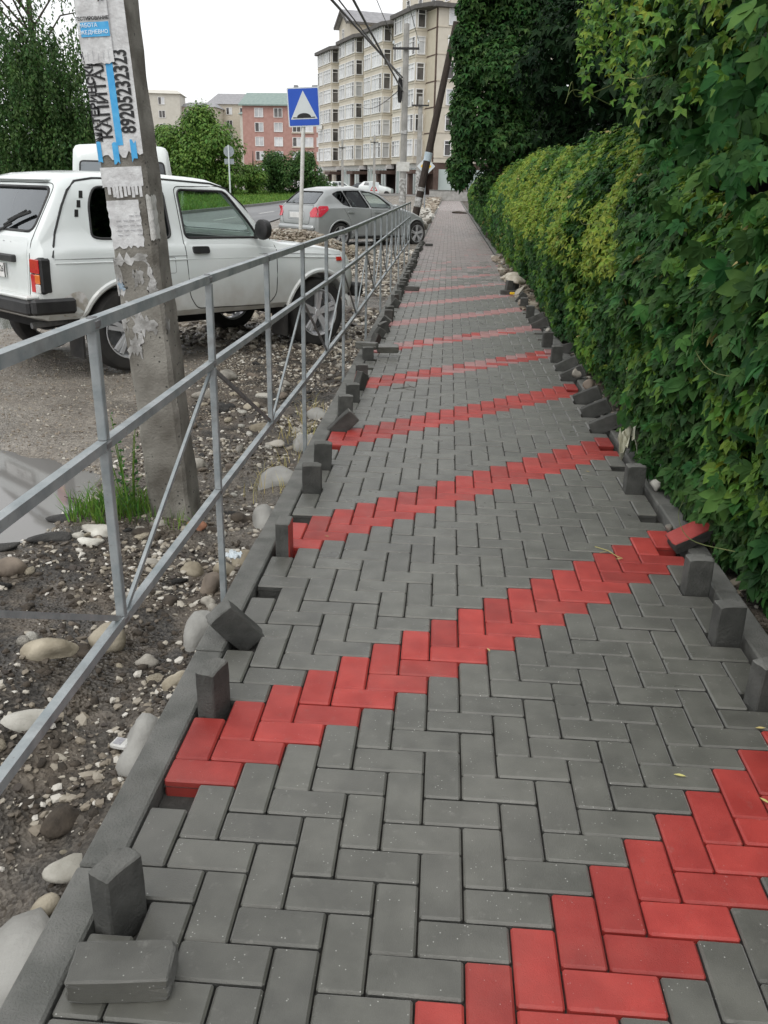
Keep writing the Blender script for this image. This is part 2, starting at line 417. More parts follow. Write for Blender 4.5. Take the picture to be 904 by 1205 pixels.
m_clod = MAT('wet_soil_clod', (.036, .029, .022), (.085, .068, .051), rough=.9, scale=20, bump=1, bscale=40)

def pebble_mat(name, stops, rough=.7):
    m, t, b = nodes(name); N, L = t.nodes, t.links
    g = N.new('ShaderNodeNewGeometry'); r = N.new('ShaderNodeValToRGB'); r.color_ramp.interpolation = 'LINEAR'
    e = r.color_ramp.elements
    while len(e) < len(stops): e.new(.5)
    for i, (p_, c) in enumerate(stops): e[i].position = p_; e[i].color = (*c, 1)
    L.new(g.outputs['Random Per Island'], r.inputs['Fac']); L.new(r.outputs['Color'], b.inputs['Base Color']); b.inputs['Roughness'].default_value = rough
    return m
m_pebble = pebble_mat('mixed_gravel', [(0, (.045, .036, .03)), (.28, (.12, .10, .078)), (.5, (.25, .215, .165)), (.75, (.40, .365, .30)), (1, (.60, .575, .52))])
m_pebble_tan = pebble_mat('tan_gravel', [(0, (.16, .13, .10)), (.4, (.26, .215, .165)), (.75, (.34, .30, .235)), (1, (.5, .48, .42))])

def text_mesh(name, body, size, mat, parent, frame, align='CENTER', sx=1.0, ext=.0006, bold=0.0):
    cu = bpy.data.curves.new(name, 'FONT'); cu.body = body; cu.size = size; cu.align_x = align; cu.align_y = 'CENTER'; cu.extrude = ext; cu.offset = bold; cu.resolution_u = 3
    o = bpy.data.objects.new(name, cu); COL.objects.link(o)
    dg = bpy.context.evaluated_depsgraph_get(); me = bpy.data.meshes.new_from_object(o.evaluated_get(dg))
    bpy.data.objects.remove(o); bpy.data.curves.remove(cu)
    me.materials.clear(); me.materials.append(mat)
    me.transform(frame @ Matrix.Diagonal((sx, 1, 1, 1)))
    return obj(name, me, parent)

def frame(o, x, y):
    """4x4 with origin o, x axis x, y axis y (normal = x cross y)"""
    x = Vector(x).normalized(); z = x.cross(Vector(y)).normalized(); y = z.cross(x)
    m = Matrix((x, y, z)).transposed().to_4x4(); m.translation = Vector(o); return m
# ================================================================== GROUND
def zg(X, Y):
    X = np.asarray(X, float); Y = np.asarray(Y, float)
    z = np.full(np.broadcast(X, Y).shape, -.055)
    near = np.exp(-((Y - 0) / 7.0) ** 2)
    z = z - .085 * np.exp(-((X + .32) / .28) ** 2) * near - .10 * np.exp(-((X + .38) / .28) ** 2) * np.exp(-((Y + .55) / .5) ** 2)
    rough = np.clip((X + 3) / 2.2, .25, 1) * np.clip((14 - Y) / 6, .3, 1)
    z = z + .022 * noise2(X, Y, 3, 2.2, 5) * rough + .030 * noise2(X, Y, 4, 6.0, 4) * np.clip((X + 1.15) / .5, 0, 1) * np.clip((9 - Y) / 4, 0, 1) + .015 * noise2(X, Y, 5, .6, 3)
    pm = np.exp(-(((X + 2.05) / 1.02) ** 2 + ((Y - 2.08) / .80) ** 2 + .55 * noise2(X, Y, 81, 2.3, 4)).clip(0) ** 4); z = z * (1 - pm) - .115 * pm      # puddle hollow
    z = z - .04 * np.exp(-(((X + 4.7) / 1.3) ** 2 + ((Y - 7.8) / .6) ** 2) ** 2)
    flat = np.clip((-X - 5.0) / .6, 0, 1) * np.clip((Y - 5) / 3, 0, 1)
    z = z * (1 - flat) - .09 * flat
    s = np.clip((Y - 60) / 45, 0, 1); z = z + .5 * s * s * (3 - 2 * s)
    # under the pavement and beside it
    inside = (X > -.09) & (X < 1.93)
    z = np.where(inside, -.13, z)
    z = np.where(X >= 1.93, -.02 + .03 * noise2(X, Y, 9, 1.5, 3), z)
    return z

xs = np.r_[np.linspace(-500, -60, 12)[:-1], np.linspace(-60, -10, 26)[:-1], np.linspace(-10, -3, 29)[:-1], np.linspace(-3, -.10, 98), np.linspace(-.085, 1.925, 4), np.linspace(1.935, 4, 20)[:-1], np.linspace(4, 20, 12)[:-1], np.linspace(20, 500, 10)]
ys = np.r_[np.linspace(-60, -1.5, 10)[:-1], np.linspace(-1.5, 9, 340)[:-1], np.linspace(9, 40, 140)[:-1], np.linspace(40, 130, 46)[:-1], np.linspace(130, 900, 16)]
GX, GY = np.meshgrid(xs, ys)
GZ = zg(GX, GY)
nx, ny = len(xs), len(ys)
ii = (np.arange(ny - 1)[:, None] * nx + np.arange(nx - 1)[None]).ravel()
def soil_mat():
    m, t, b = nodes('wet_soil_and_fine_gravel'); N, L = t.nodes, t.links
    tc = N.new('ShaderNodeTexCoord')
    def noise(s, d=6):
        n = N.new('ShaderNodeTexNoise'); n.inputs['Scale'].default_value = s; n.inputs['Detail'].default_value = d; L.new(tc.outputs['Object'], n.inputs['Vector']); return n.outputs['Fac']
    def ramp(f, a, c, p):
        r = N.new('ShaderNodeValToRGB'); r.color_ramp.elements[0].position, r.color_ramp.elements[1].position = p
        r.color_ramp.elements[0].color = (*a, 1); r.color_ramp.elements[1].color = (*c, 1); L.new(f, r.inputs['Fac']); return r.outputs['Color']
    mud = ramp(noise(6), (.012, .0095, .007), (.092, .073, .054), (.44, .60))
    lot = ramp(noise(1.7), (.19, .168, .142), (.31, .28, .24), (.35, .65))
    at = N.new('ShaderNodeAttribute'); at.attribute_name = 'mud'
    mx = N.new('ShaderNodeMix'); mx.data_type = 'RGBA'; L.new(at.outputs['Fac'], mx.inputs[0]); L.new(lot, mx.inputs[6]); L.new(mud, mx.inputs[7])
    # fine grit
    v = N.new('ShaderNodeTexVoronoi'); v.inputs['Scale'].default_value = 75; v.inputs['Randomness'].default_value = 1; L.new(tc.outputs['Object'], v.inputs['Vector'])
    sep = N.new('ShaderNodeSeparateColor'); L.new(v.outputs['Color'], sep.inputs[0])
    grit = ramp(sep.outputs[0], (.05, .043, .035), (.40, .36, .30), (.25, 1.0))
    m2 = N.new('ShaderNodeMix'); m2.data_type = 'RGBA'; gm = N.new('ShaderNodeMapRange'); gm.inputs['To Min'].default_value = .36; gm.inputs['To Max'].default_value = .17; L.new(at.outputs['Fac'], gm.inputs['Value']); L.new(gm.outputs[0], m2.inputs[0]); L.new(mx.outputs[2], m2.inputs[6]); L.new(grit, m2.inputs[7])
    L.new(m2.outputs[2], b.inputs['Base Color']); 
    wet = N.new('ShaderNodeMapRange'); wet.inputs['From Min'].default_value = .4; wet.inputs['From Max'].default_value = .62; wet.inputs['To Min'].default_value = .22; wet.inputs['To Max'].default_value = .9
    L.new(noise(2.3), wet.inputs['Value']); L.new(wet.outputs[0], b.inputs['Roughness'])
    bp = N.new('ShaderNodeBump'); bp.inputs['Strength'].default_value = .8; bp.inputs['Distance'].default_value = .012
    L.new(v.outputs['Distance'], bp.inputs['Height'])
    b2 = N.new('ShaderNodeBump'); b2.inputs['Strength'].default_value = .9; b2.inputs['Distance'].default_value = .03
    L.new(noise(22, 8), b2.inputs['Height']); L.new(bp.outputs[0], b2.inputs['Normal']); L.new(b2.outputs[0], b.inputs['Normal'])
    return m
m_soil = soil_mat()
me = np_mesh('ground', np.c_[GX.ravel(), GY.ravel(), GZ.ravel()], np.c_[ii, ii + 1, ii + nx + 1, ii + nx], m_soil, True)
mudv = np.clip(1.0 - (-GX - .9) / .7, 0, 1) * np.clip((16 - GY) / 6, 0, 1)
mudv = np.clip(mudv + .55 * noise2(GX, GY, 21, 1.1, 4), 0, 1) * np.where(GX > 1.9, 1, np.clip((18 - GY) / 8, .15, 1)) * np.clip((GX + 3.2) / 1.2, .1, 1)
mudv = np.where(GX > 1.9, 1, mudv)
att = me.attributes.new('mud', 'FLOAT', 'POINT'); att.data.foreach_set('value', mudv.ravel().astype(np.float32))
obj('ground', me, kind='structure')

def puddle(cx, cy, rx, ry, z, seed):
    n = 64; V = [(cx, cy, z)]
    for i in range(n):
        a = 2 * math.pi * i / n; k = 1 + .16 * math.sin(3 * a + seed) + .08 * math.sin(7 * a + 2 * seed)
        V.append((cx + rx * k * math.cos(a), cy + ry * k * math.sin(a), z))
    m = bpy.data.materials.get('puddle_water')
    if not m:
        m, t, b = nodes('puddle_water'); b.inputs['Base Color'].default_value = (.19, .185, .175, 1); b.inputs['Roughness'].default_value = .05; b.inputs['IOR'].default_value = 1.33
        b.inputs['Specular IOR Level'].default_value = .9
        nz = t.nodes.new('ShaderNodeTexNoise'); nz.inputs['Scale'].default_value = 9
        bp = t.nodes.new('ShaderNodeBump'); bp.inputs['Strength'].default_value = .04; t.links.new(nz.outputs[0], bp.inputs['Height']); t.links.new(bp.outputs[0], b.inputs['Normal'])
    o = obj('puddle_water', mesh_data('puddle_water', V, [(0, i + 1, (i + 1) % n + 1) for i in range(n)], m), kind='structure')
    return o
puddle(-2.05, 2.08, 1.25, 1.05, -.080, 1.0)
puddle(-4.7, 7.8, 1.5, .75, -.078, 2.0)

# ------------------------------------------------------------------ road, verge
def strip(name, pts_l, pts_r, z, mat, kind='structure'):
    n = len(pts_l); V = [(x, y, z + (.5 * (lambda s: s * s * (3 - 2 * s))(min(1, max(0, (y - 60) / 45))))) for x, y in pts_l] + [(x, y, z + (.5 * (lambda s: s * s * (3 - 2 * s))(min(1, max(0, (y - 60) / 45))))) for x, y in pts_r]
    return obj(name, mesh_data(name, V, [(i, i + 1, n + i + 1, n + i) for i in range(n - 1)], mat), kind=kind)
m_asphalt = MAT('wet_asphalt', (.105, .108, .112), (.15, .152, .155), rough=.42, scale=.8, bump=.35, bscale=40, rough2=.62, stretch=(1, .12, 1))
yy = [-40, 0, 20, 40, 60, 70, 80, 90, 100, 115]
strip('road', [(-12.0, y) for y in yy], [(-5.6 - (0 if y < 28 else min(3.4, (y - 28) * .12)), y) for y in yy], -.045, m_asphalt)
m_line = MAT('worn_road_paint', (.5, .5, .48), (.66, .66, .64), rough=.6, scale=3)
for y0 in range(-10, 100, 9):
    strip('lane_marking', [(-9.06 - .0 * y0, y0), (-9.06, y0 + 4)], [(-8.94, y0), (-8.94, y0 + 4)], -.040, m_line)
m_verge = MAT('verge_soil', (.04, .08, .018), (.075, .13, .03), rough=.95, scale=3, bump=.6, bscale=30)
strip('verge', [(-60, y) for y in yy], [(-12.2, y) for y in yy], -.03, m_verge)
kb = MB()
for i in range(len(yy) - 1):
    kb.bar((-12.1, yy[i], .0 + (zg(0 * 1.0 - 12, yy[i]) + .09)), (-12.1, yy[i + 1], (zg(-12.0, yy[i + 1]) + .09)), .15, .2)
kb.build('road_kerb', m_kerb, kind='structure')
m_plaza = MAT('plaza_asphalt', (.17, .165, .155), (.23, .22, .21), rough=.8, scale=.5, bump=.2)
strip('forecourt', [(-40, y) for y in (92, 100, 110, 140)], [(-.9, y) for y in (92, 100, 110, 140)], -.035, m_plaza)

def grass_field(name, n, xr, yr, h, mat, kind='stuff', w=.02, zoff=-.03, dens=None):
    X = rng.uniform(*xr, n); Y = rng.uniform(*yr, n)
    if dens is not None:
        k = dens(X, Y); X, Y = X[k], Y[k]; n = len(X)
    Z = zg(X, Y) + zoff + .02
    H = h * rng.uniform(.4, 1.2, n); A = rng.uniform(0, 2 * np.pi, n); B = rng.uniform(0, 2 * np.pi, n); lean = rng.uniform(.1, 1.0, n) * H
    P = np.c_[X, Y, Z]; side = np.c_[np.cos(A), np.sin(A), 0 * A] * w
    tip = P + np.c_[np.cos(B) * lean, np.sin(B) * lean, H]; mid = P + np.c_[np.cos(B) * lean * .3, np.sin(B) * lean * .3, H * .6]
    V = np.stack([P - side / 2, P + side / 2, mid + side * .35, mid - side * .35, tip], 1).reshape(-1, 3)
    b = np.arange(n)[:, None] * 5
    F = np.r_[b + [0, 1, 2], b + [0, 2, 3], b + [3, 2, 4]]
    return obj(name, np_mesh(name, V, F, mat), kind=kind)
tag(grass_field('verge_grass', 26000, (-24, -12.25), (40, 95), .35, m_grass, w=.07), 'strip of tall green grass beyond the road', None)

# ================================================================== PAVEMENT
U = .1          # half paver
pav = obj('pavement', mesh_data('pavement', [(-.002, -3, -.052), (1.822, -3, -.052), (1.822, 92, -.052), (-.002, 92, -.052)], [(0, 1, 2, 3)], m_sand), kind='structure')
GAP = .0044
def paver_mesh(lx, ly, top, name):
    hx, hy, hz = lx / 2 - GAP / 2, ly / 2 - GAP / 2, .03
    V, F = bevel_box(hx, hy, hz, .0052)
    mi = []
    for f in F:
        zz = [V[i][2] for i in f]
        mi.append(0 if min(zz) > .02 else 1)
    return mesh_data(name, V, F, [top, m_paver_side if top is m_grey else top], False, mi)
shapes = {}
def paver_data(lx, ly, red):
    k = (round(lx, 2), round(ly, 2), red)
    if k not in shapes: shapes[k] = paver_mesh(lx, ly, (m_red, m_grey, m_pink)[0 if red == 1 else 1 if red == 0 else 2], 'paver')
    return shapes[k]
laid = []      # (x0, y0, nx, ny, red)
W = 18
def is_red(c): return c % 4 == 0
for y in range(-32, 906):
    for x in range(-2, W + 1):
        d = x - y
        r4 = (d + 1) % 4; c = (d + 1) // 4
        if r4 == 1:           # lower cell of an upright (V) paver
            if 0 <= x < W: laid.append((x, y, 1, 2, is_red(c)))
        elif r4 == 2:         # first cell of a crosswise (H) paver
            if x >= 0 and x + 1 < W: laid.append((x, y, 2, 1, is_red(c)))
# the crosswise pavers that stick out at both edges are the half-paver holes
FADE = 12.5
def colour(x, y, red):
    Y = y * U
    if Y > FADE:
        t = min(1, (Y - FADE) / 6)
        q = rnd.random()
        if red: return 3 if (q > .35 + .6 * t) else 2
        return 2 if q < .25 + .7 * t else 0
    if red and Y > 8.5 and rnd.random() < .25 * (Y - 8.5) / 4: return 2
    if red and rnd.random() < (Y - 4.5) / 4: return 3  # reds pale with distance, as haze would make them look
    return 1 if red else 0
near = {0: 0, 1: 0}
order = sorted(laid, key=lambda b: b[1])
farV, farF, farM = [], [], []
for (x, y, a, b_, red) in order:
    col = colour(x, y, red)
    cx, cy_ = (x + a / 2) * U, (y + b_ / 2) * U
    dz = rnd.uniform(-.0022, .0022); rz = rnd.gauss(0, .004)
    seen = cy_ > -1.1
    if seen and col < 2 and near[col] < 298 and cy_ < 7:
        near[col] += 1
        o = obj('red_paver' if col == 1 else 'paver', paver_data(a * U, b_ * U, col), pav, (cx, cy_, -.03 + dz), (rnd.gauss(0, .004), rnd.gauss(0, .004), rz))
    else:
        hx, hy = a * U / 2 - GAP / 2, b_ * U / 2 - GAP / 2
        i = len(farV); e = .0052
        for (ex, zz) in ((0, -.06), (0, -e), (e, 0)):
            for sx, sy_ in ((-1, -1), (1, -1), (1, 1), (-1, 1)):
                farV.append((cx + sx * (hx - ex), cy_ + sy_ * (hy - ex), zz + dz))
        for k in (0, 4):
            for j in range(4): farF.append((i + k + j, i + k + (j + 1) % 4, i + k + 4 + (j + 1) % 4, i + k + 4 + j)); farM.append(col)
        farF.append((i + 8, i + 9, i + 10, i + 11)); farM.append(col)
obj('distant_pavers', np_mesh('distant_pavers', farV, farF, [m_grey, m_red, m_pink, m_red_haze], False, farM), pav, kind='stuff')

jV, jF = [], []
for (x, y, a, b_, red) in laid:
    i = len(jV); jV += [(x * U, y * U, -.02), ((x + a) * U, y * U, -.02), ((x + a) * U, (y + b_) * U, -.02), (x * U, (y + b_) * U, -.02)]; jF.append((i, i + 1, i + 2, i + 3))
obj('joint_sand', np_mesh('joint_sand', jV, jF, m_joint), pav, kind='stuff')
# kerbs: one stone per metre
def kerb_run(name, x0, x1, ztop, y0, y1):
    base = obj(name, mesh_data(name, [(x0 + .004, y0, -.16), (x1 - .004, y0, -.16), (x1 - .004, y1, -.16), (x0 + .004, y1, -.16)], [(0, 1, 2, 3)], m_lump), kind='structure')
    me_k = MB().box((0, 0, 0), (x1 - x0, .994, .2), bev=.006).data('kerb_stone', m_kerb)
    y = y0
    while y < y1:
        obj('kerb_stone', me_k, base, ((x0 + x1) / 2 + rnd.uniform(-.002, .002), y + .5, ztop - .1 + rnd.uniform(-.003, .003)), (0, 0, rnd.gauss(0, .0006)))
        y += 1
kerb_run('path_kerb', -.102, -.006, .004, -3.42, 88)
kerb_run('garden_kerb', 1.83, 1.92, .012, -3.77, 88)

# ------------------------------------------------------------------ loose pavers standing in the half-paver holes
def worn(me, seed):
    """uneven faces and a few broken corners"""
    bm = bmesh.new(); bm.from_mesh(me); bmesh.ops.remove_doubles(bm, verts=bm.verts, dist=1e-6); bmesh.ops.subdivide_edges(bm, edges=[e for e in bm.edges if e.calc_length() > .02], cuts=4, use_grid_fill=True)
    r_ = random.Random(seed); chips = [(Vector((sx * .05, sy_ * .03, sz * .1)), r_.uniform(.008, .02)) for sx in (-1, 1) for sy_ in (-1, 1) for sz in (-1, 1) if r_.random() < .6] + [(Vector((r_.choice((-.05, .05)), r_.uniform(-.03, .03), r_.choice((-.1, .1)))), .012) for _ in range(3)]
    for v in bm.verts:
        v.co += Vector((r_.gauss(0, .0005), r_.gauss(0, .0005), r_.gauss(0, .0006)))
        for c_, rad in chips:
            d_ = (v.co - c_).length
            if d_ < rad: v.co -= (c_.normalized()) * (rad - d_) * .55
    bm.to_mesh(me); bm.free(); return me
def loose_mesh(name, top):
    V, F = bevel_box(.05, .03, .1, .004)
    return worn(mesh_data(name, V, F, [top, m_kerb], False, [1 if sum(V[i][2] for i in f) / len(f) > .09 else 0 for f in F]), 3)  # upper end made paler than the sides, skylight put into the colour
me_up = {0: loose_mesh('loose_paver', m_paver_side), 1: None, 2: loose_mesh('loose_paver', m_grey)}
V_, F_ = bevel_box(.05, .03, .1, .004)
mi = []
for f in F_:      # red on the wear face only (+x of the stone), grey cast body
    c_ = sum((Vector(V_[i]) for i in f), Vector()) / len(f)
    mi.append(2 if c_.z > .09 else 1 if c_.y > .026 else 0)  # upper end takes the paler kerb grey, imitating a lit top
me_up[1] = worn(mesh_data('loose_paver', V_, F_, [m_paver_side, m_red, m_kerb], False, mi), 5)
GRP_L, GRP_R = 'loose pavers along the left kerb', 'loose pavers along the garden kerb'
def loose(x, y, z, rot, kind, label, grp):
    o = obj('loose_paver', me_up[kind], None, (x, y, z), tuple(R(a) for a in rot))
    return tag(o, label, 'paver', grp)
def lc(n): return .2 + .4 * n + .05
ZU = -.052 + .1
loose(.05, lc(-2) , ZU, (0, 0, 62), 0, 'nearest upright grey paver, standing just behind the one lying flat', GRP_L)
loose(.118, -.715, .031, (90, 0, 97), 2, 'grey paver lying flat on the pavement in front of an upright one', GRP_L)
loose(.05, lc(0), ZU, (0, 0, 75), 0, 'upright grey paver standing beside the left end of the widest full red stripe', GRP_L)
loose(.015, lc(1) + .03, .045, (10, -38, 20), 0, 'grey paver tipped over the left kerb beside the dark square hole', GRP_L)
loose(.05, lc(3), ZU, (0, 0, -90), 1, 'upright paver with one red face at the left end of the second red stripe', GRP_L)
loose(.05, lc(5), ZU, (2, 0, 5), 0, 'upright grey paver at the left kerb, first beyond the red faced one', GRP_L)
loose(.05, lc(6), ZU, (0, 2, 8), 0, 'upright grey paver at the left kerb, second beyond the red faced one', GRP_L)
loose(.07, lc(8), .035, (0, 48, 15), 0, 'grey paver leaning over the left end of the third red stripe', GRP_L)
loose(.04, lc(9), ZU - .01, (0, 3, 12), 0, 'upright grey paver at the left kerb, first beyond the third red stripe', GRP_L)
loose(.05, lc(10), ZU - .015, (3, 0, 10), 0, 'upright grey paver at the left kerb just before a leaning red one', GRP_L)
loose(.06, lc(11), .03, (0, 28, 60), 1, 'small red paver leaning at the left end of the fourth red stripe', GRP_L)
loose(.04, lc(12), ZU - .03, (0, 0, 5), 0, 'low upright grey paver at the left kerb just beyond the fourth red stripe', GRP_L)
loose(.02, 5.85, ZU - .03, (0, 0, 10), 0, 'upright grey paver that carries two flat ones at the left kerb', GRP_L)
loose(.0, 5.95, .112, (90, 3, 80), 2, 'flat grey paver lying outermost on an upright paver at the left kerb', GRP_L)
loose(.19, 6.0, .082, (90, -8, 100), 2, 'flat grey paver reaching over the pavement from an upright one at the kerb', GRP_L)
ords = ['first', 'second', 'third', 'fourth', 'fifth', 'sixth', 'seventh', 'eighth', 'ninth', 'tenth']
k = 0
for n in range(16, 56):
    if rnd.random() < .12: continue
    leanv = rnd.choice((0, 0, 0, 35, -20)); red = (n % 4 == 3 and rnd.random() < .6)
    o = loose(.03 + rnd.uniform(-.02, .03), lc(n) + rnd.uniform(-.05, .05), ZU - .02 - (.02 if leanv else 0), (rnd.uniform(-4, 4), leanv, rnd.uniform(-10, 70)), 1 if red else 0,
          ('%s dark stub beyond the two flat pavers along the left kerb' % ords[k]) if k < 10 else 'dark paver stub in the far row along the left kerb', GRP_L if k < 10 else 'far paver stubs along the left kerb')
    k += 1
for (x, y, rz) in ((.20, 11.4, 80), (.22, 21.6, 95)):
    loose(x, y, .031, (90, 0, rz), 0, {11.4: 'dark paver lying flat on the pavement just past the fading red stripes', 21.6: 'farthest dark paver lying flat at the left edge of the pavement', 16.5: 'dark paver lying flat between two others at the far left edge'}[y], GRP_L)
# right side
def rc(n): return .4 * n + .05
loose(1.75, rc(0) - .02, ZU, (0, 0, 30), 0, 'grey paver standing at the right edge on the nearest red stripe', GRP_R)
loose(1.755, rc(1), ZU, (0, 2, 25), 0, 'upright grey paver with a pale top, nearest of the three at the garden kerb', GRP_R)
loose(1.755, rc(2), ZU, (0, 0, 8), 0, 'upright grey paver in the middle of the three at the garden kerb', GRP_R)
loose(1.755, rc(3), ZU, (0, 0, 2), 0, 'upright dark paver beside the fallen red one under the leaves', GRP_R)
ro = loose(1.85, rc(4) + .05, .062, (0, 0, 0), 1, 'red paver fallen sideways against the leaves at the garden kerb', GRP_R)
zl = Vector((.86, .12, .42)).normalized(); yl = Vector((-.42, -.25, .85)); yl = (yl - zl * yl.dot(zl)).normalized(); ro.rotation_euler = Matrix((yl.cross(zl), yl, zl)).transposed().to_euler()
loose(1.745, rc(6), ZU, (0, 0, 3), 0, 'upright grey paver beside the pale round stone at the garden kerb', GRP_R)
for n, t_ in ((9, 'nearest'), (10, 'middle'), (11, 'farthest')):
    loose(1.80, rc(n) + .02, .045, (4, 62, -14 + 4 * n % 7), 0, '%s of three grey pavers leaning on the garden kerb below white stones' % t_, GRP_R)
for n, t_ in ((13, 'nearer'), (14, 'farther')):
    loose(1.80, rc(n) + .02, .045, (4, 60, -12), 0, '%s of two grey pavers leaning on the garden kerb beside a brown stone' % t_, GRP_R)
loose(1.75, rc(15), ZU, (0, 0, 4), 0, 'upright grey paver before a red tile shard at the garden kerb', GRP_R)
loose(1.89, rc(16), .05, (10, 70, -25), 1, 'red paver leaning behind an upright grey one at the garden kerb', GRP_R)
loose(1.75, rc(17), ZU, (0, 0, 5), 0, 'upright grey paver with a white pebble on top', GRP_R)
loose(1.80, rc(20), .045, (5, 62, -20), 1, 'far red paver leaning on the garden kerb', GRP_R)
loose(1.80, rc(21), .045, (5, 62, -20), 0, 'far grey paver leaning on the garden kerb behind a red one', GRP_R)
loose(1.75, rc(22), ZU, (0, 0, 0), 0, 'nearer of two far upright pavers before the rubble bag', GRP_R)
loose(1.74, rc(24), ZU, (0, 0, 0), 0, 'farther of two far upright pavers before the rubble bag', GRP_R)
loose(1.76, rc(26), .03, (0, 35, 0), 0, 'dark paver leaning right beside the rubble bag', GRP_R)
for i, (x, y, z) in enumerate(((1.62, 11.25, .031), (1.72, 11.3, .031), (1.64, 11.28, .1), (1.75, 11.4, .1))):
    loose(x, y, z, (90, 0, 90 + 10 * i) if i < 2 else (0, 8, 15 * i), 0, ('lower left', 'lower right', 'upper left', 'upper right')[i] + ' paver in the dark stack below the rubble bag', 'stacked pavers by the hedge')
# ================================================================== RAILING
FX = -.135
def sag(y): return -.045 * max(0, min(1, (y - 1.2) / 4.5))
P0, PD = 1.10, 1.035
rail = empty('guard_railing', (FX, 0, 0), label='grey painted steel guard railing running along the left kerb of the pavement', cat='railing')
kmin, kmax = -4, 16
ysr = [P0 + PD * k for k in range(kmin, kmax + 1)]
for nm, z, s in (('top_rail', 1.184, .028), ('middle_rail', .885, .0245), ('bottom_rail', .393, .0245)):
    m_ = MB()
    for i in range(len(ysr) - 1):
        a, b = ysr[i], ysr[i + 1]
        m_.bar((rnd.uniform(-.002, .002), a - (.02 if i == 0 else 0), z + sag(a)), (0, b + (.0205 if i == len(ysr) - 2 else 0), z + sag(b)), s, s)
    ro_ = m_.build(nm, m_galv, rail)
    wl_ = MB()
    for y_ in ysr: wl_.tube([(.0, y_ - .017, z + sag(y_)), (.0, y_, z + sag(y_)), (.0, y_ + .017, z + sag(y_))], [s * .60, s * .70, s * .60], 8)
    o_w = wl_.build('weld_bead', m_galv_dark, ro_, True); o_w['kind'] = 'stuff'
def post_me(z0, z1): return MB().box((0, 0, (z0 + z1) / 2), (.036, .034, z1 - z0), bev=.004).data('post', m_galv)
for k in range(kmin, kmax + 1):
    y = P0 + PD * k; sg = sag(y)
    if k % 2 == 0:
        # grounded post, in three lengths butted against the rails
        m_ = MB()
        for a, b in ((-.25, .3805 + sg), (.4055 + sg, .8725 + sg), (.8975 + sg, 1.1695 + sg)): m_.box((0, 0, (a + b) / 2), (.0235, .0235, b - a), bev=.002)
        m_.build('post', m_galv, rail, loc=(0, y, 0), rot=(R(rnd.uniform(-.3, .3)), R(rnd.uniform(-.3, .3)), 0))
    else:
        m_ = MB()
        for a, b in ((.4055 + sg, .8725 + sg), (.8975 + sg, 1.1695 + sg)): m_.box((0, 0, (a + b) / 2), (.0235, .0235, b - a), bev=.002)
        m_.build('short_post', m_galv, rail, loc=(0, y, 0))
    if k < kmax:
        y2 = y + PD; lo, hi = .405 + sag(y), .862 + sag(y)
        if k == -2: hi = .95
        if k % 2 == 0: a, b = (0, y + .02, hi), (0, y2 - .02, lo); mt = m_galv if k == -2 else m_galv_dark
        else: a, b = (0, y + .03, lo), (0, y2 - .02, hi); mt = m_galv
        MB().bar(a, b, .010, .015).build('brace', mt, rail)

# ================================================================== POSTER POLE
PB = Vector((-.605, 2.06, -.35)); PT = Vector((-.835, 2.06, 3.6))     # axis foot and head
pole = empty('concrete_pole', (PB.x + .02, PB.y, -.07), label='leaning square concrete pole covered in torn paper notices beside the railing', cat='pole')
pax = (PT - PB).normalized(); pxx = Vector((0, 1, 0)).cross(pax).normalized()
def pl(s, t, d=0.0):     # s = height z, t = across (+x), d = out of the front face (-y)
    k = (s - PB.z) / (PT.z - PB.z); c = PB + (PT - PB) * k
    return c + pxx * t + Vector((0, -1, 0)) * (.1 + d)
hw, ch = .1, .018
ring = [(-hw + ch, -hw), (hw - ch, -hw), (hw, -hw + ch), (hw, hw - ch), (hw - ch, hw), (-hw + ch, hw), (-hw, hw - ch), (-hw, -hw + ch)]
V, F = [], []
NS = 40
for i in range(NS + 1):
    k = i / NS; c = PB + (PT - PB) * k; s = 1.02 - .04 * k
    for j, (a, b) in enumerate(ring):
        w = .0025 * math.sin(i * 7.1 + j * 3.7) + .0018 * math.sin(i * 2.3 + j)
        V.append(c + pxx * (a * s + w) + Vector((0, b * s + w, 0)))
for i in range(NS):
    for j in range(8): F.append((i * 8 + j, i * 8 + (j + 1) % 8, i * 8 + 8 + (j + 1) % 8, i * 8 + 8 + j))
F.append(tuple(NS * 8 + j for j in range(8)))
inv = Matrix.Translation(-Vector(pole.location))
sh = obj('shaft', mesh_data('shaft', V, F, m_conc), pole); sh.data.transform(inv)
def sheet(name, z0, z1, t0, t1, mat, d=.003, seed=0, jag_b=0.0, jag_t=0.0, nx_=14, nz=16, wav=.003, jag_l=0.0):
    """a pasted paper sheet, following the pole, with torn edges and creases"""
    V, F = [], []; r_ = random.Random(seed)
    jb = [r_.uniform(-jag_b, jag_b) for _ in range(nx_ + 1)]; jt = [r_.uniform(-jag_t, jag_t) for _ in range(nx_ + 1)]; jl = [r_.uniform(-jag_l, jag_l) for _ in range(nz + 1)]
    for i in range(nz + 1):
        for j in range(nx_ + 1):
            k = i / nz; z = (z0 + jb[j]) * (1 - k) + (z1 + jt[j]) * k
            t = t0 + (t1 - t0) * j / nx_ + (jl[i] if j in (0, nx_) else 0)
            dd = d + wav * abs(math.sin(j * 1.7 + i * .6 + seed)) * r_.uniform(.2, 1)
            if t > hw: p_ = pl(z, hw, 0) + pxx * dd + Vector((0, t - hw, 0)); V.append(p_)
            elif t < -hw: p_ = pl(z, -hw, 0) - pxx * dd + Vector((0, -hw - t, 0)); V.append(p_)
            else: V.append(pl(z, t, dd))
    for i in range(nz):
        for j in range(nx_): a = i * (nx_ + 1) + j; F.append((a, a + 1, a + nx_ + 2, a + nx_ + 1))
    o = obj(name, mesh_data(name, V, F, mat, True), pole); o.data.transform(inv); return o
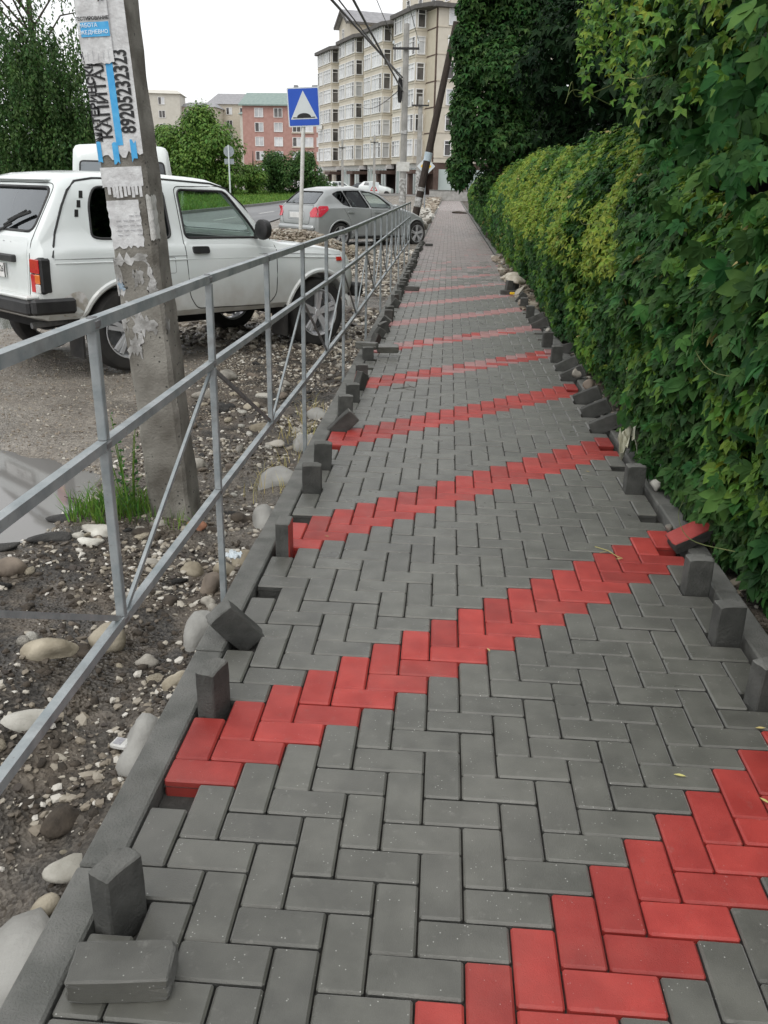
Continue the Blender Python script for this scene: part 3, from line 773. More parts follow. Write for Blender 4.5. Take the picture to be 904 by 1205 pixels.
def ptext(parent, body, size, z, t, mat, d, up=True, sx=1.0, bold=0.0):
    o_ = pl(z, t, d)
    fr = frame(o_, pax, -pxx) if up else frame(o_, pxx, pax)
    return text_mesh('lettering', body, size, mat, parent, inv @ fr, sx=sx, bold=bold)
# long notice with upright lettering
pB = sheet('poster', 1.60, 2.30, -.116, .099, m_paper, d=.003, seed=3, jag_b=.018, wav=.0015); tag(pB, 'white notice with black letters and a blue stripe running up the pole')
st_ = sheet('stripe', 1.64, 2.0, -.012, .018, m_blue, d=.0056, seed=4, wav=.0, nx_=3)
mwp = st_.matrix_world.copy(); st_.parent = pB
ptext(pB, 'КАПИТАЛ', .066, 1.825, -.043, m_ink, .0062, sx=.98, bold=.0016)
ptext(pB, 'МАТЕРИНСКИЙ', .043, 1.83, -.083, m_ink, .0062, sx=1.03, bold=.0018)
ptext(pB, '89205232323', .088, 1.845, .054, m_ink, .0062, sx=.66, bold=.0022)
for t_ in (-.095, -.02, .06):
    q = sheet('tear_strip', 1.575, 1.655, t_ - .012, t_ + .014, m_blue, d=.0058, seed=int(t_ * 100) + 30, wav=.001, jag_b=.012, jag_t=.01, nx_=3, nz=3); q.parent = pB
# upper notice with blue heading
pA = sheet('poster', 1.955, 2.36, -.125, .030, m_paper, d=.010, seed=11, jag_b=.004, wav=.004); tag(pA, 'crumpled white notice with a light blue heading band')
bb = sheet('heading_band', 2.052, 2.105, -.112, .028, m_blue, d=.0155, seed=12, wav=.0, nx_=6, nz=3); bb.parent = pA
ptext(pA, '-ТЕСТИРОВАНИЕ', .0175, 2.118, -.042, m_ink, .017, up=False, bold=.0004)
ptext(pA, 'РАБОТА', .020, 2.093, -.06, m_white_print, .0170, up=False)
ptext(pA, 'ЕЖЕДНЕВНО', .020, 2.068, -.042, m_white_print, .0170, up=False)
ptext(pA, 'Я', .045, 2.19, .008, m_ink, .017, up=False)
for i in range(6):
    q = MB(); a = pl(1.965, -.10 + .022 * i, .0155); b = pl(1.99 + .006 * (i % 3), -.099 + .022 * i, .0155); q.bar(inv @ a, inv @ b, .0012, .0006); q.build('tear_line', m_ink_grey, pA)
# small notice with a fringe of tear-off slips
pC = sheet('poster', 1.475, 1.555, -.105, .083, m_paper, d=.003, seed=21, jag_b=.004, wav=.002); tag(pC, 'small white notice ending in a fringe of tear-off slips')
for i in range(9):
    q = sheet('tear_strip', 1.425 + rnd.uniform(0, .02), 1.48, -.075 + .017 * i, -.062 + .017 * i, m_paper, d=.004 + rnd.uniform(0, .012), seed=40 + i, wav=.002, nx_=2, nz=3); q.parent = pC
pD = sheet('poster', 1.225, 1.42, -.092, .052, m_paper, d=.003, seed=31, jag_b=.01, jag_l=.003, wav=.004); tag(pD, 'pale handwritten sheet pasted below the tear-off notice')
for i in range(5):
    m_ = MB(); zz = 1.355 - .02 * i
    for k in range(4):
        if rnd.random() < .8:
            a = pl(zz, -.06 + .03 * k, .0078); b = pl(zz + rnd.uniform(-.002, .002), -.06 + .03 * k + .022, .0078); m_.bar(inv @ a, inv @ b, .001, .0022)
    m_.build('handwriting', m_ink_grey, pD)
pE = sheet('poster', 1.25, 1.435, .086, .165, m_paper2, d=.004, seed=51, jag_b=.006, jag_t=.006, wav=.006); tag(pE, 'wrinkled film wrapped round the right side of the pole')
# shreds of old paper
m_film0 = MAT('faded_blue_scrap', (.25, .36, .46), (.42, .48, .52), rough=.8, scale=20)
for i, (z0, z1, t0, t1) in enumerate(((1.15, 1.19, -.10, .06), (1.02, 1.16, -.11, -.075), (1.0, 1.07, .04, .08), (.93, .975, -.09, .0), (.84, .92, -.05, .06), (.86, .95, -.118, -.075), (1.06, 1.12, -.02, .02), (.74, .83, -.085, -.02), (.84, .90, .10, .15), (1.0, 1.14, .055, .075))):
    sheet('paper_shred', z0, z1, t0, t1, m_paper_old, d=.002, seed=60 + i, jag_b=.02, jag_t=.022, jag_l=.012, nx_=10, nz=6, wav=.003)
q = sheet('paper_shred', 1.04, 1.08, -.095, -.07, m_film0, d=.0035, seed=90, jag_b=.02, jag_t=.02, jag_l=.01, nx_=6, nz=5)

# ================================================================== SPEED BUMP SIGN
SX, SY = -2.78, 19.0
sg_ = empty('traffic_sign', (SX, SY, .2), label='blue square speed bump sign on a white post behind the gravel heap', cat='road sign')
dx = .15
MB().tube([(0, 0, -.3), (.15, 0, 2.9)], .045, 12).build('post', m_postwhite, sg_, True)
def rrect(w, h, r, n=5):
    P = []
    for cx, cy_, a0 in ((w - r, h - r, 0), (-w + r, h - r, 90), (-w + r, -h + r, 180), (w - r, -h + r, 270)):
        for i in range(n + 1):
            a = R(a0 + 90 * i / n); P.append((cx + r * math.cos(a), cy_ + r * math.sin(a)))
    return P
SF = frame((.15, -.052, 2.87), (1, 0, .02), (0, -.02, 1)) @ Matrix.Rotation(R(1.5), 4, 'Z')
pan = MB().prism(rrect(.36, .40, .03), .012, SF); panel = pan.build('panel', m_signwhite, sg_)
def onsign(name, poly, z, mat, par=None): return MB().prism(poly, .002, SF @ Matrix.Translation((0, 0, z)), ).build(name, mat, par or panel)
onsign('blue_field', rrect(.335, .375, .022), .0125, m_signblue)
onsign('white_triangle', [(-.30, -.245), (.30, -.245), (0, .335)], .015, m_signwhite)
onsign('hump_symbol', [(-.25, -.222), (.25, -.222), (.25, -.2)] + [(.15 * math.cos(R(a)) * 1.05, -.205 + .085 * math.sin(R(a))) for a in range(0, 181, 15)] + [(-.25, -.2)], .0175, m_ink)

# ------------------------------------------------------------------ round sign seen from behind
rs = empty('traffic_sign', (-14.35, 60, 0), label='round sign and small plate seen from behind on a thin grey post', cat='road sign')
MB().tube([(0, 0, -.2), (0, 0, 3.75)], .05, 8).build('post', m_signwhite, rs, True)
MB().lathe([(0, 0), (.36, 0), (.36, .02), (0, .02)], 'y', 24, c=(0, .06, 3.36)).build('round_plate', m_signback, rs)
MB().box((0, .07, 2.72), (.66, .02, .34)).build('plate', m_signback, rs)
# ------------------------------------------------------------------ utility poles
def utility_pole(name, x, y, z0, ztop, r0, r1, mat, label, arms=(), group='utility poles along the street'):
    t = empty(name, (x, y, z0), label=label, cat='pole', group=group)
    h = ztop - z0
    MB().tube([(0, 0, -.5), (0, 0, h * .5), (0, 0, h)], [r0, (r0 + r1) / 2, r1], 10).build('shaft', mat, t, True)
    for za, w in arms:
        a = MB().bar((-w / 2, -r0 - .02, za - z0), (w / 2, -r0 - .02, za - z0), .07, .08).build('crossarm', m_black_plastic, t)
        for sx in (-1, 1):
            MB().tube([(sx * (w / 2 - .04), -r0 - .02, za - z0 + .041), (sx * (w / 2 - .04), -r0 - .02, za - z0 + .16)], .014, 6).build('insulator_pin', m_black_plastic, a)
            MB().lathe([(0, .28), (.03, .27), (.045, .22), (.04, .16), (0, .16)], 'z', 10, c=(sx * (w / 2 - .04), -r0 - .02, za - z0)).build('insulator', m_signwhite, a, True)
    return t
up1 = utility_pole('utility_pole', -1.25, 36, 0, 7.35, .15, .115, m_conc2, 'tall concrete utility pole with a black crossarm and cable coil', ((6.47, 1.05),))
for i in range(3):
    MB().tube([(-.17 - .03 * i + .10 * math.cos(R(a)) * .5, -.12 - .02 * i, 5.0 + .45 * math.sin(R(a))) for a in range(0, 360, 20)], .02, 6, closed=True).build('cable_coil', m_black_plastic, up1, True)
MB().box((0, -.17, 2.18), (.52, .02, .36)).build('notice_board', m_postwhite, up1)
for (z0, z1, a) in ((1.1, 1.75, .3), (.8, 1.05, -.6), (1.35, 1.6, 1.2), (3.4, 3.55, 0)):
    MB().tube([(0, 0, z0), (0, 0, z1)], [.152, .15], 10, cap=False).build('paper_notice', m_paper_old, up1, True)
up2 = utility_pole('utility_pole', -1.1, 50, 0, 6.0, .16, .12, m_conc2, 'second concrete utility pole standing just behind the tall one', ((5.55, .95), ))
for (z0, z1) in ((1.0, 1.7), (1.75, 2.2), (.5, .8)):
    MB().tube([(0, 0, z0), (0, 0, z1)], .158, 10, cap=False).build('paper_notice', m_paper_old, up2, True)
utility_pole('utility_pole', -6.1, 80, .1, 5.5, .13, .09, m_conc2, 'thin distant pole with a lamp arm in front of the shop windows', ((4.9, .7),))
utility_pole('utility_pole', -8.95, 80, .1, 5.1, .13, .09, m_conc2, 'farthest thin grey pole left of the lamp arm pole', ((4.4, .6),))
lp = empty('leaning_pole', (-.62, 29.6, -.1), label='dark tarred wooden pole leaning into the ivy above the pavement', cat='pole', group=None)
lp0, lp1 = Vector((0, 0, -.3)), Vector((1.30, .5, 6.6))
MB().tube([lp0, lp0.lerp(lp1, .5), lp1], [.135, .125, .105], 12).build('shaft', m_wood_dark, lp, True)
m_film = MAT('pale_blue_film', (.42, .52, .58), (.55, .62, .66), rough=.5, scale=8)
for a, b in ((.17, .215), (.245, .262), (.385, .425)):
    MB().tube([lp0.lerp(lp1, a), lp0.lerp(lp1, b)], .138, 12, cap=False).build('paper_notice', m_film if a > .38 else m_paper_old, lp, True)
dm = empty('traffic_sign', (-.68, 49.0, 0), label='small yellow and white diamond priority road sign on a thin post', cat='road sign')
MB().tube([(0, .03, -.2), (0, .03, 2.8)], .035, 8).build('post', m_signback, dm, True)
D4 = lambda r: [(r, 0), (0, r), (-r, 0), (0, -r)]
fr_ = frame((.02, -.02, 2.45), (1, 0, 0), (0, 0, 1))
pn = MB().prism(D4(.5), .015, fr_).build('panel', m_signwhite, dm)
MB().prism(D4(.30), .004, fr_ @ Matrix.Translation((0, 0, .0165))).build('yellow_centre', m_signyellow, pn)
# warning board among far cars
wb = empty('warning_board', (-7.6, 98, .30), label='white board with a red warning triangle standing before the far parked cars', cat='road sign')
MB().box((0, 0, .8), (1.1, .05, 1.1)).build('panel', m_signwhite, wb)
fr2 = frame((0, -.03, .8), (1, 0, 0), (0, 0, 1))
tr_ = MB().prism([(-.42, -.36), (.42, -.36), (0, .38)], .01, fr2).build('warning_triangle', m_lamp_red, wb)
MB().prism([(-.27, -.27), (.27, -.27), (0, .21)], .01, fr2 @ Matrix.Translation((0, 0, .011))).build('triangle_centre', m_signwhite, tr_)
for s in (-1, 1): MB().bar((s * .4, 0, -.05), (s * .4, 0, .25), .05, .05).build('leg', m_signback, wb)
# ------------------------------------------------------------------ wires
def wire(a, b, sagv, r, label, grp='overhead cables'):
    P = [Vector(a).lerp(Vector(b), i / 16) - Vector((0, 0, sagv * 4 * (i / 16) * (1 - i / 16))) for i in range(17)]
    o = MB().tube(P, r, 6).build('overhead_cable', m_black_plastic, None, True)
    return tag(o, label, 'cable', grp)
wire((-1.36, 35.85, 5.45), (-3.4, -6, 5.30), .05, .032, 'thick overhead cable farthest to the left of the utility pole')
wire((-1.36, 35.85, 5.35), (-3.0, -6, 5.62), .1, .018, 'thin overhead cable beside the thick leftmost one')
wire((-1.33, 35.85, 4.95), (-2.2, -6, 6.2), .05, .030, 'thick overhead cable dropping lowest onto the utility pole')
wire((-1.73, 35.8, 6.75), (-1.9, -6, 7.4), .25, .012, 'thin overhead wire tied to the left end of the crossarm')
wire((-.77, 35.8, 6.75), (-1.0, -6, 7.4), .25, .012, 'thin overhead wire tied to the right end of the crossarm')
wire((-1.4, 36, 5.1), (-9.5, 100, 9.5), .6, .022, 'service cable running from the utility pole to the apartment block')
# ================================================================== CARS
def car_shell(stations, sub=5):
    """stations: (u, zb, zt, ws, wb, wt, zw) -> ring loft; returns V, F, n"""
    S = []
    for i in range(len(stations) - 1):
        a, b = np.array(stations[i], float), np.array(stations[i + 1], float)
        L = max(1, min(sub, int(abs(b[0] - a[0]) / .12)))
        for k in range(L): S.append(a + (b - a) * k / L)
    S.append(np.array(stations[-1], float))
    rings = []
    for u, zb, zt, ws, wb, wt, zw in S:
        h = zw - zb
        half = [(0, zb), (ws * .75, zb), (ws - .05, zb + .01), (ws - .01, zb + .06), (ws, zb + h * .3), (ws + .004, zb + h * .55), (wb + .004, zw - h * .12), (wb - .012, zw - .015), (wb - .028, zw)]
        x0, z0 = wb - .028, zw; H = zt - zw
        for k in (.3, .6, .85): half.append((x0 + (wt - x0) * k, z0 + (H - min(.06, H * .4)) * k / .85 * .97))
        half += [(wt - .025, zt - min(.025, H * .15)), (wt - .085, zt - min(.006, H * .04)), (wt * .55, zt + .012), (0, zt + .018)]
        rings.append([(u, -v, z) for v, z in half] + [(u, v, z) for v, z in half[-2:0:-1]])
    n = len(rings[0]); V = [p for r in rings for p in r]; F = []
    for i in range(len(rings) - 1):
        for j in range(n): F.append((i * n + j, i * n + (j + 1) % n, (i + 1) * n + (j + 1) % n, (i + 1) * n + j))
    for base, flip in ((0, False), ((len(rings) - 1) * n, True)):
        h2 = (n + 2) // 2
        for j in range(h2 - 1):
            q = [base + j, base + j + 1, base + (n - j - 1) % n, base + (n - j) % n]
            q = [q[0], q[1], q[2], q[3]]; q = list(dict.fromkeys(q))
            if len(q) > 2: F.append(tuple(q if flip else q[::-1]))
    return V, F
def bm_obj(name, V, F, mat):
    me = mesh_data(name, V, F, mat); bm = bmesh.new(); bm.from_mesh(me)
    bmesh.ops.remove_doubles(bm, verts=bm.verts, dist=1e-5); bmesh.ops.recalc_face_normals(bm, faces=bm.faces); bm.to_mesh(me); bm.free()
    return obj(name, me)
def cut(body, cutters):
    for c in cutters:
        md = body.modifiers.new('b', 'BOOLEAN'); md.operation = 'DIFFERENCE'; md.object = c; md.solver = 'EXACT'
        dg = bpy.context.evaluated_depsgraph_get(); me = bpy.data.meshes.new_from_object(body.evaluated_get(dg))
        body.modifiers.clear(); old = body.data; body.data = me; bpy.data.meshes.remove(old)
    for c in cutters:
        m_ = c.data; bpy.data.objects.remove(c); bpy.data.meshes.remove(m_)
def prism_y(poly, v0, v1):     # poly (u,z)
    n = len(poly); V = [(u, v0, z) for u, z in poly] + [(u, v1, z) for u, z in poly]
    return V, [tuple(range(n)), tuple(range(2 * n - 1, n - 1, -1))] + [(i, n + i, n + (i + 1) % n, (i + 1) % n) for i in range(n)]
def prism_x(poly, u0, u1):     # poly (v,z)
    n = len(poly); V = [(u0, v, z) for v, z in poly] + [(u1, v, z) for v, z in poly]
    return V, [tuple(range(n)), tuple(range(2 * n - 1, n - 1, -1))] + [(i, n + i, n + (i + 1) % n, (i + 1) % n) for i in range(n)]
def round_poly(P, r, n=4):
    out = []; k = len(P)
    for i in range(k):
        a, b, c = Vector(P[i - 1]), Vector(P[i]), Vector(P[(i + 1) % k])
        d1, d2 = (a - b), (c - b); rr = min(r, d1.length * .45, d2.length * .45)
        p, q = b + d1.normalized() * rr, b + d2.normalized() * rr
        for j in range(n + 1):
            t = j / n; out.append(tuple(p * (1 - t) ** 2 + b * 2 * t * (1 - t) + q * t * t))
    return out
class Skin:
    """drops flat outlines onto a car body, from the side, the back or the front"""
    def __init__(s, V, F): s.b = BVHTree.FromPolygons([Vector(v) for v in V], [tuple(f) for f in F])
    def hit(s, a, b, view):
        if view == 'R': o, d = Vector((a, -3, b)), Vector((0, 1, 0))
        elif view == 'L': o, d = Vector((a, 3, b)), Vector((0, -1, 0))
        elif view == 'B': o, d = Vector((-5, a, b)), Vector((1, 0, 0))
        elif view == 'F': o, d = Vector((8, a, b)), Vector((-1, 0, 0))
        else: o, d = Vector((a, b, 5)), Vector((0, 0, -1))
        h = s.b.ray_cast(o, d)
        if h[0] is None: return None, None
        n = h[1]
        if n.dot(d) > 0: n = -n
        return h[0], n
    def pt(s, a, b, view, off):
        p, n = s.hit(a, b, view)
        if p is None:
            ax = {'R': (a, -.78, b), 'L': (a, .78, b), 'B': (-.75, a, b), 'F': (2.8, a, b), 'T': (a, b, 1.0)}[view]; return Vector(ax)
        return p + n * off
    def decal(s, name, poly, view, off, mat, parent, thick=.0, dens=.09, smooth=True):
        bm = bmesh.new(); k = len(poly); P = []
        for i in range(k):
            a, b = Vector(poly[i]), Vector(poly[(i + 1) % k]); m_ = max(1, int((b - a).length / dens))
            P += [a.lerp(b, j / m_) for j in range(m_)]
        vs = [bm.verts.new((p.x, p.y, 0)) for p in P]
        f = bm.faces.new(vs)
        xs_ = [p.x for p in P]; ys_ = [p.y for p in P]
        for lo, hi, nn in ((min(xs_), max(xs_), (1, 0, 0)), (min(ys_), max(ys_), (0, 1, 0))):
            m_ = int((hi - lo) / dens)
            for i in range(1, m_):
                c = lo + (hi - lo) * i / m_
                bmesh.ops.bisect_plane(bm, geom=bm.verts[:] + bm.edges[:] + bm.faces[:], plane_co=(c, 0, 0) if nn[0] else (0, c, 0), plane_no=nn)
        bmesh.ops.triangulate(bm, faces=bm.faces)
        for v in bm.verts: v.co = s.pt(v.co.x, v.co.y, view, off)
        if thick:
            bd = [e for e in bm.edges if e.is_boundary]
            r_ = bmesh.ops.extrude_edge_only(bm, edges=bd)
            d = {'R': (0, 1, 0), 'L': (0, -1, 0), 'B': (1, 0, 0), 'F': (-1, 0, 0), 'T': (0, 0, -1)}[view]
            for v in [g for g in r_['geom'] if isinstance(g, bmesh.types.BMVert)]: v.co += Vector(d) * thick
        bmesh.ops.recalc_face_normals(bm, faces=bm.faces)
        d = Vector({'R': (0, -1, 0), 'L': (0, 1, 0), 'B': (-1, 0, 0), 'F': (1, 0, 0), 'T': (0, 0, 1)}[view])
        if sum((f.normal.dot(d) * f.calc_area() for f in bm.faces)) < 0: bmesh.ops.reverse_faces(bm, faces=bm.faces)
        me = bpy.data.meshes.new(name); bm.to_mesh(me); bm.free(); me.materials.append(mat)
        if smooth:
            me.polygons.foreach_set('use_smooth', [True] * len(me.polygons)); me.set_sharp_from_angle(angle=R(40))
        return obj(name, me, parent)
    def line(s, name, pts, view, r, mat, parent, off=0.0, closed=False, dens=.08, n=6):
        P = []; k = len(pts)
        for i in range(k if closed else k - 1):
            a, b = Vector(pts[i]), Vector(pts[(i + 1) % k]); m_ = max(1, int((b - a).length / dens))
            P += [a.lerp(b, j / m_) for j in range(m_)]
        if not closed: P.append(Vector(pts[-1]))
        return MB().tube([s.pt(p.x, p.y, view, off) for p in P], r, n, closed=closed).build(name, mat, parent, True)

def wheel(parent, u, v, z, r, w, side, spokes=5, label=None, rimr=.62, twin=True, steer=0):
    wl = MB().lathe([(r * .66, -w / 2 + .01), (r * .80, -w / 2), (r * .93, -w / 2 + .008), (r * .985, -w / 2 + .03), (r, -w / 4), (r, w / 4), (r * .985, w / 2 - .03), (r * .93, w / 2 - .008), (r * .80, w / 2), (r * .66, w / 2 - .01)], 'y', 36)
    # tread grooves
    hub = obj('wheel', MB().tube([(0, -w * .3, 0), (0, w * .3, 0)], r * .16, 12).data('wheel', m_dark), parent, (u, v, z), (0, 0, R(steer)))
    wl.build('tyre', m_rubber, hub, True)
    rm = MB(); f = w * .42 * side
    rm.lathe([(r * .68, f + .01 * side), (r * rimr * 1.06, f + .012 * side), (r * rimr, f - .02 * side), (r * rimr * .97, -f * .8), (r * .66, -f)], 'y', 36)
    rm.lathe([(0, f), (r * .10, f - .002 * side), (r * .16, f - .02 * side), (r * .17, f - .07 * side)], 'y', 16)
    for i in range(spokes):
        a = 2 * math.pi * i / spokes + .3
        for dd in ((-.13, .13) if twin else (0,)):
            p = Vector((math.cos(a + dd * 1.6) * r * .12, f - .02 * side, math.sin(a + dd * 1.6) * r * .12)); q = Vector((math.cos(a + dd) * r * rimr * .99, f - .006 * side, math.sin(a + dd) * r * rimr * .99))
            rm.bar(p, q, .022 if not twin else .028, r * (.16 if not twin else .10))
    rm.build('rim', m_alloy, hub)
    MB().lathe([(0, -f * .2), (r * .5, -f * .2)], 'y', 24).build('brake_disc', m_galv_dark, hub)
    if label: hub['label'] = label
    return hub

# ------------------------------------------------------------------ white off-roader
NX, NY, NH, NZ = -2.55, 5.67, R(51.5), -.035
suv = empty('suv_car', (NX, NY, NZ), (0, R(1.2), NH), label='white three door off-roader with a red orange tail lamp parked behind the railing', cat='car')
ST = [  # u, zb, zt, ws, wb, wt, zw
    (-.755, .56, 1.02, .72, .72, .66, .94), (-.735, .48, 1.085, .765, .76, .70, .98), (-.70, .46, 1.15, .785, .775, .70, 1.03), (-.46, .46, 1.515, .79, .785, .63, 1.04),
    (-.36, .46, 1.553, .79, .785, .615, 1.04), (-.1, .44, 1.578, .795, .785, .61, 1.04), (.5, .42, 1.592, .80, .785, .605, 1.04), (1.0, .42, 1.572, .80, .785, .605, 1.04), (1.17, .42, 1.53, .80, .785, .61, 1.04),
    (1.32, .42, 1.40, .80, .785, .655, 1.03), (1.60, .42, 1.075, .80, .785, .725, 1.00), (1.72, .42, 1.04, .80, .785, .735, .985), (2.2, .44, 1.005, .80, .78, .735, .95), (2.54, .46, .955, .785, .765, .715, .90), (2.64, .48, .915, .765, .745, .70, .86), (2.70, .55, .84, .73, .71, .68, .78)]
V, F = car_shell(ST)
sk = Skin(V, F)
body = bm_obj('body', V, F, m_white_paint)
cutters = []
for u in (0, 2.18):
    m_ = MB(); m_.tube([(u, -1.1, .33), (u, -.56, .33)], .415, 40); m_.tube([(u, .56, .33), (u, 1.1, .33)], .415, 40)
    cutters.append(bm_obj('c', m_.V, m_.F, m_dark))
cv = [(u, .62, zt - .055, ws - .06, wb - .06, wt - .055, zw) for (u, zb, zt, ws, wb, wt, zw) in ST if -.5 < u < 1.4] 
cv = [(-.56, .62, 1.28, .70, .70, .60, 1.04)] + cv + [(1.5, .62, 1.11, .70, .70, .64, .98)]
cv_, cf_ = car_shell(cv); cutters.append(bm_obj('c', cv_, cf_, m_dark))
W_FRONT = round_poly([(.615, 1.475), (.615, 1.085), (1.43, 1.085), (1.36, 1.20), (1.13, 1.475)], .05)
W_REAR = round_poly([(-.27, 1.10), (-.24, 1.35), (-.17, 1.475), (.47, 1.475), (.47, 1.085), (-.20, 1.085)], .06)
W_BACK = round_poly([(-.64, 1.135), (-.58, 1.46), (.58, 1.46), (.64, 1.135)], .07)
W_SCREEN = round_poly([(-.62, 1.115), (-.55, 1.485), (.55, 1.485), (.62, 1.115)], .06)
for W_ in (W_FRONT, W_REAR):
    a, b = prism_y(W_, -1.2, 1.2); cutters.append(bm_obj('c', a, b, m_dark))
a, b = prism_x(W_BACK, -1.2, -.3); cutters.append(bm_obj('c', a, b, m_dark))
a, b = prism_x(W_SCREEN, 1.0, 2.2); cutters.append(bm_obj('c', a, b, m_dark))
cut(body, cutters)
body.data.polygons.foreach_set('use_smooth', [True] * len(body.data.polygons)); body.data.set_sharp_from_angle(angle=R(32))
body.parent = suv
def win(name, poly, view, mat, rim=.011):
    g = sk.decal(name, poly, view, -.012, mat, suv)
    sk.line('window_seal', poly, view, rim, m_black_plastic, g, off=-.002, closed=True)
    return g
win('window', W_FRONT, 'R', m_glass); win('window', W_REAR, 'R', m_glass_dark); win('window', W_FRONT, 'L', m_glass); win('window', W_REAR, 'L', m_glass_dark)
win('rear_window', W_BACK, 'B', m_glass_rear, .013); win('windscreen', W_SCREEN, 'F', m_glass, .013)
# door: raised skin and its seams
DOOR = round_poly([(.585, 1.50), (.585, 1.02), (.60, .60), (.68, .485), (1.50, .47), (1.60, .56), (1.62, 1.02), (1.40, 1.30), (1.17, 1.515)], .05)
for view in 'RL':
    lo = round_poly([(.592, 1.06), (.606, .60), (.684, .494), (1.494, .479), (1.592, .565), (1.612, 1.06)], .04)
    dr = sk.decal('door', lo, view, .004, m_white_paint, suv, thick=.006)
    sk.line('door_gap', DOOR, view, .0045, m_dark, dr, off=-.001, closed=True, n=4)
    sk.decal('door_handle', round_poly([(.655, .955), (.655, 1.01), (.825, 1.01), (.825, .955)], .02), view, .022, m_black_plastic, dr, thick=.02)
    sk.line('crease', [(-.62, .905), (.58, .91), (1.62, .91), (2.58, .875)], view, .006, m_white_paint, suv, off=.0)
    sk.line('crease', [(-.62, .935), (.58, .94), (1.62, .94), (2.58, .905)], view, .003, m_galv_dark, suv, off=-.001)
    # flared wheel arches
    for u in (0, 2.18):
        P = [(u + .435 * math.cos(R(a)), .33 + .435 * math.sin(R(a))) for a in range(8, 176, 8)]
        sk.line('wheel_arch', P, view, .026, m_white_paint, suv, off=-.008, n=8)
    s = -1 if view == 'R' else 1
    # mirror
    mr_ = MB(); mr_.lathe([(0, -.05), (.06, -.048), (.088, -.03), (.092, 0), (.085, .03), (.05, .05), (0, .053)], 'x', 16, c=(1.36, s * .90, 1.16)); mr_.bar((1.38, s * .76, 1.09), (1.36, s * .84, 1.13), .03, .04); mr_.build('mirror', m_black_plastic, suv, True)
    sk.decal('side_marker', [(2.42, .85), (2.42, .885), (2.50, .885), (2.50, .85)], view, .008, m_lamp_red, suv, thick=.008)
    # vents in the pillar
    for (u, z) in ((-.29, 1.415), (-.325, 1.345), (-.36, 1.275)):
        sk.decal('vent', [(u - .022, z - .028), (u - .008, z + .026), (u + .022, z + .026), (u + .010, z - .028)], view, .003, m_dark, suv, thick=.004)
    # black drip trim from the lamp up over the quarter window
    sk.line('trim_line', [(-.635, .95), (-.57, 1.13), (-.47, 1.33), (-.40, 1.44), (-.31, 1.512), (-.15, 1.538), (.5, 1.553), (1.0, 1.535), (1.17, 1.50), (1.40, 1.29)], view, .010, m_black_plastic, suv, off=.0)
# fuel flap outline
sk.line('fuel_flap', round_poly([(.30, .80), (.30, .93), (.47, .93), (.47, .80)], .02), 'R', .002, m_galv_dark, suv, closed=True, n=4)
# rear lamps: side-wrapping block, outlined black
for s in (-1, 1):
    lampb = MB().box((-.705, s * .712, .815), (.10, .165, .275), bev=.02).build('tail_lamp', m_black_plastic, suv, True)
    y0 = s * .715
    for zz, hh, yw, yo, mm in ((.885, .105, .135, 0, m_lamp_red), (.79, .07, .07, -s * -.032, m_lamp_orange), (.72, .062, .07, s * .032, m_lamp_clear), (.755, .135, .062, -s * .036, m_lamp_red)):
        MB().box((-.757, y0 + yo, zz), (.012, yw, hh), bev=.004).build('lens', mm, lampb)
# tailgate skin
tg = sk.decal('tailgate', round_poly([(-.57, .60), (-.63, 1.09), (.63, 1.09), (.57, .60)], .05), 'B', .004, m_white_paint, suv, thick=.008)
sk.line('tailgate_gap', round_poly([(-.59, .585), (-.675, 1.10), (-.60, 1.49), (.60, 1.49), (.675, 1.10), (.59, .585)], .06), 'B', .004, m_dark, tg, closed=True, n=4)
lampbar = MB().box((-.772, 0, .925), (.05, .86, .055), bev=.01).build('plate_lamp', m_black_plastic, suv)
pt_ = MB().box((-.775, 0, .825), (.014, .52, .112), bev=.003).build('licence_plate', m_plate_white, suv)
fp = lambda y, z: frame((-.7835, y, z), (0, -1, 0), (0, 0, 1))
text_mesh('plate_lettering', '57К', .10, m_ink, pt_, fp(-.035, .823), sx=.85); text_mesh('plate_lettering', '126', .07, m_ink, pt_, fp(-.195, .832), sx=.85)
MB().bar((-.784, -.135, .775), (-.784, -.135, .875), .004, .004).build('plate_rule', m_ink, pt_)
for y in (-.26, .26): MB().bar((-.784, y, .77), (-.784, y, .88), .006, .006).build('plate_edge', m_ink, pt_)
for i, ch_ in enumerate('AD'): text_mesh('tailgate_letter', ch_, .06, m_chrome, tg, frame((-.7475, -.355 + .115 * i, 1.03), (0, -1, 0), (-.1, 0, 1)), ext=.003)
MB().tube([(-.765, .0, 1.085), (-.735, -.16, 1.13), (-.705, -.30, 1.18)], .010, 6).build('wiper_arm', m_black_plastic, suv, True)
wb_ = MB(); wb_.tube([(-.715, -.20, 1.165), (-.675, -.36, 1.235), (-.64, -.50, 1.275)], .014, 6); wb_.tube([(-.70, -.24, 1.205), (-.65, -.46, 1.285)], .008, 6)
wb_.build('wiper_blade', m_black_plastic, suv, True)
MB().tube([(-.745, .0, 1.075), (-.785, .0, 1.085)], .022, 10).build('wiper_pivot', m_black_plastic, suv, True)
sp = MB(); sp.box((-.46, 0, 1.515), (.10, 1.04, .018), bev=.008); sp.build('roof_spoiler', m_white_paint, suv, True)
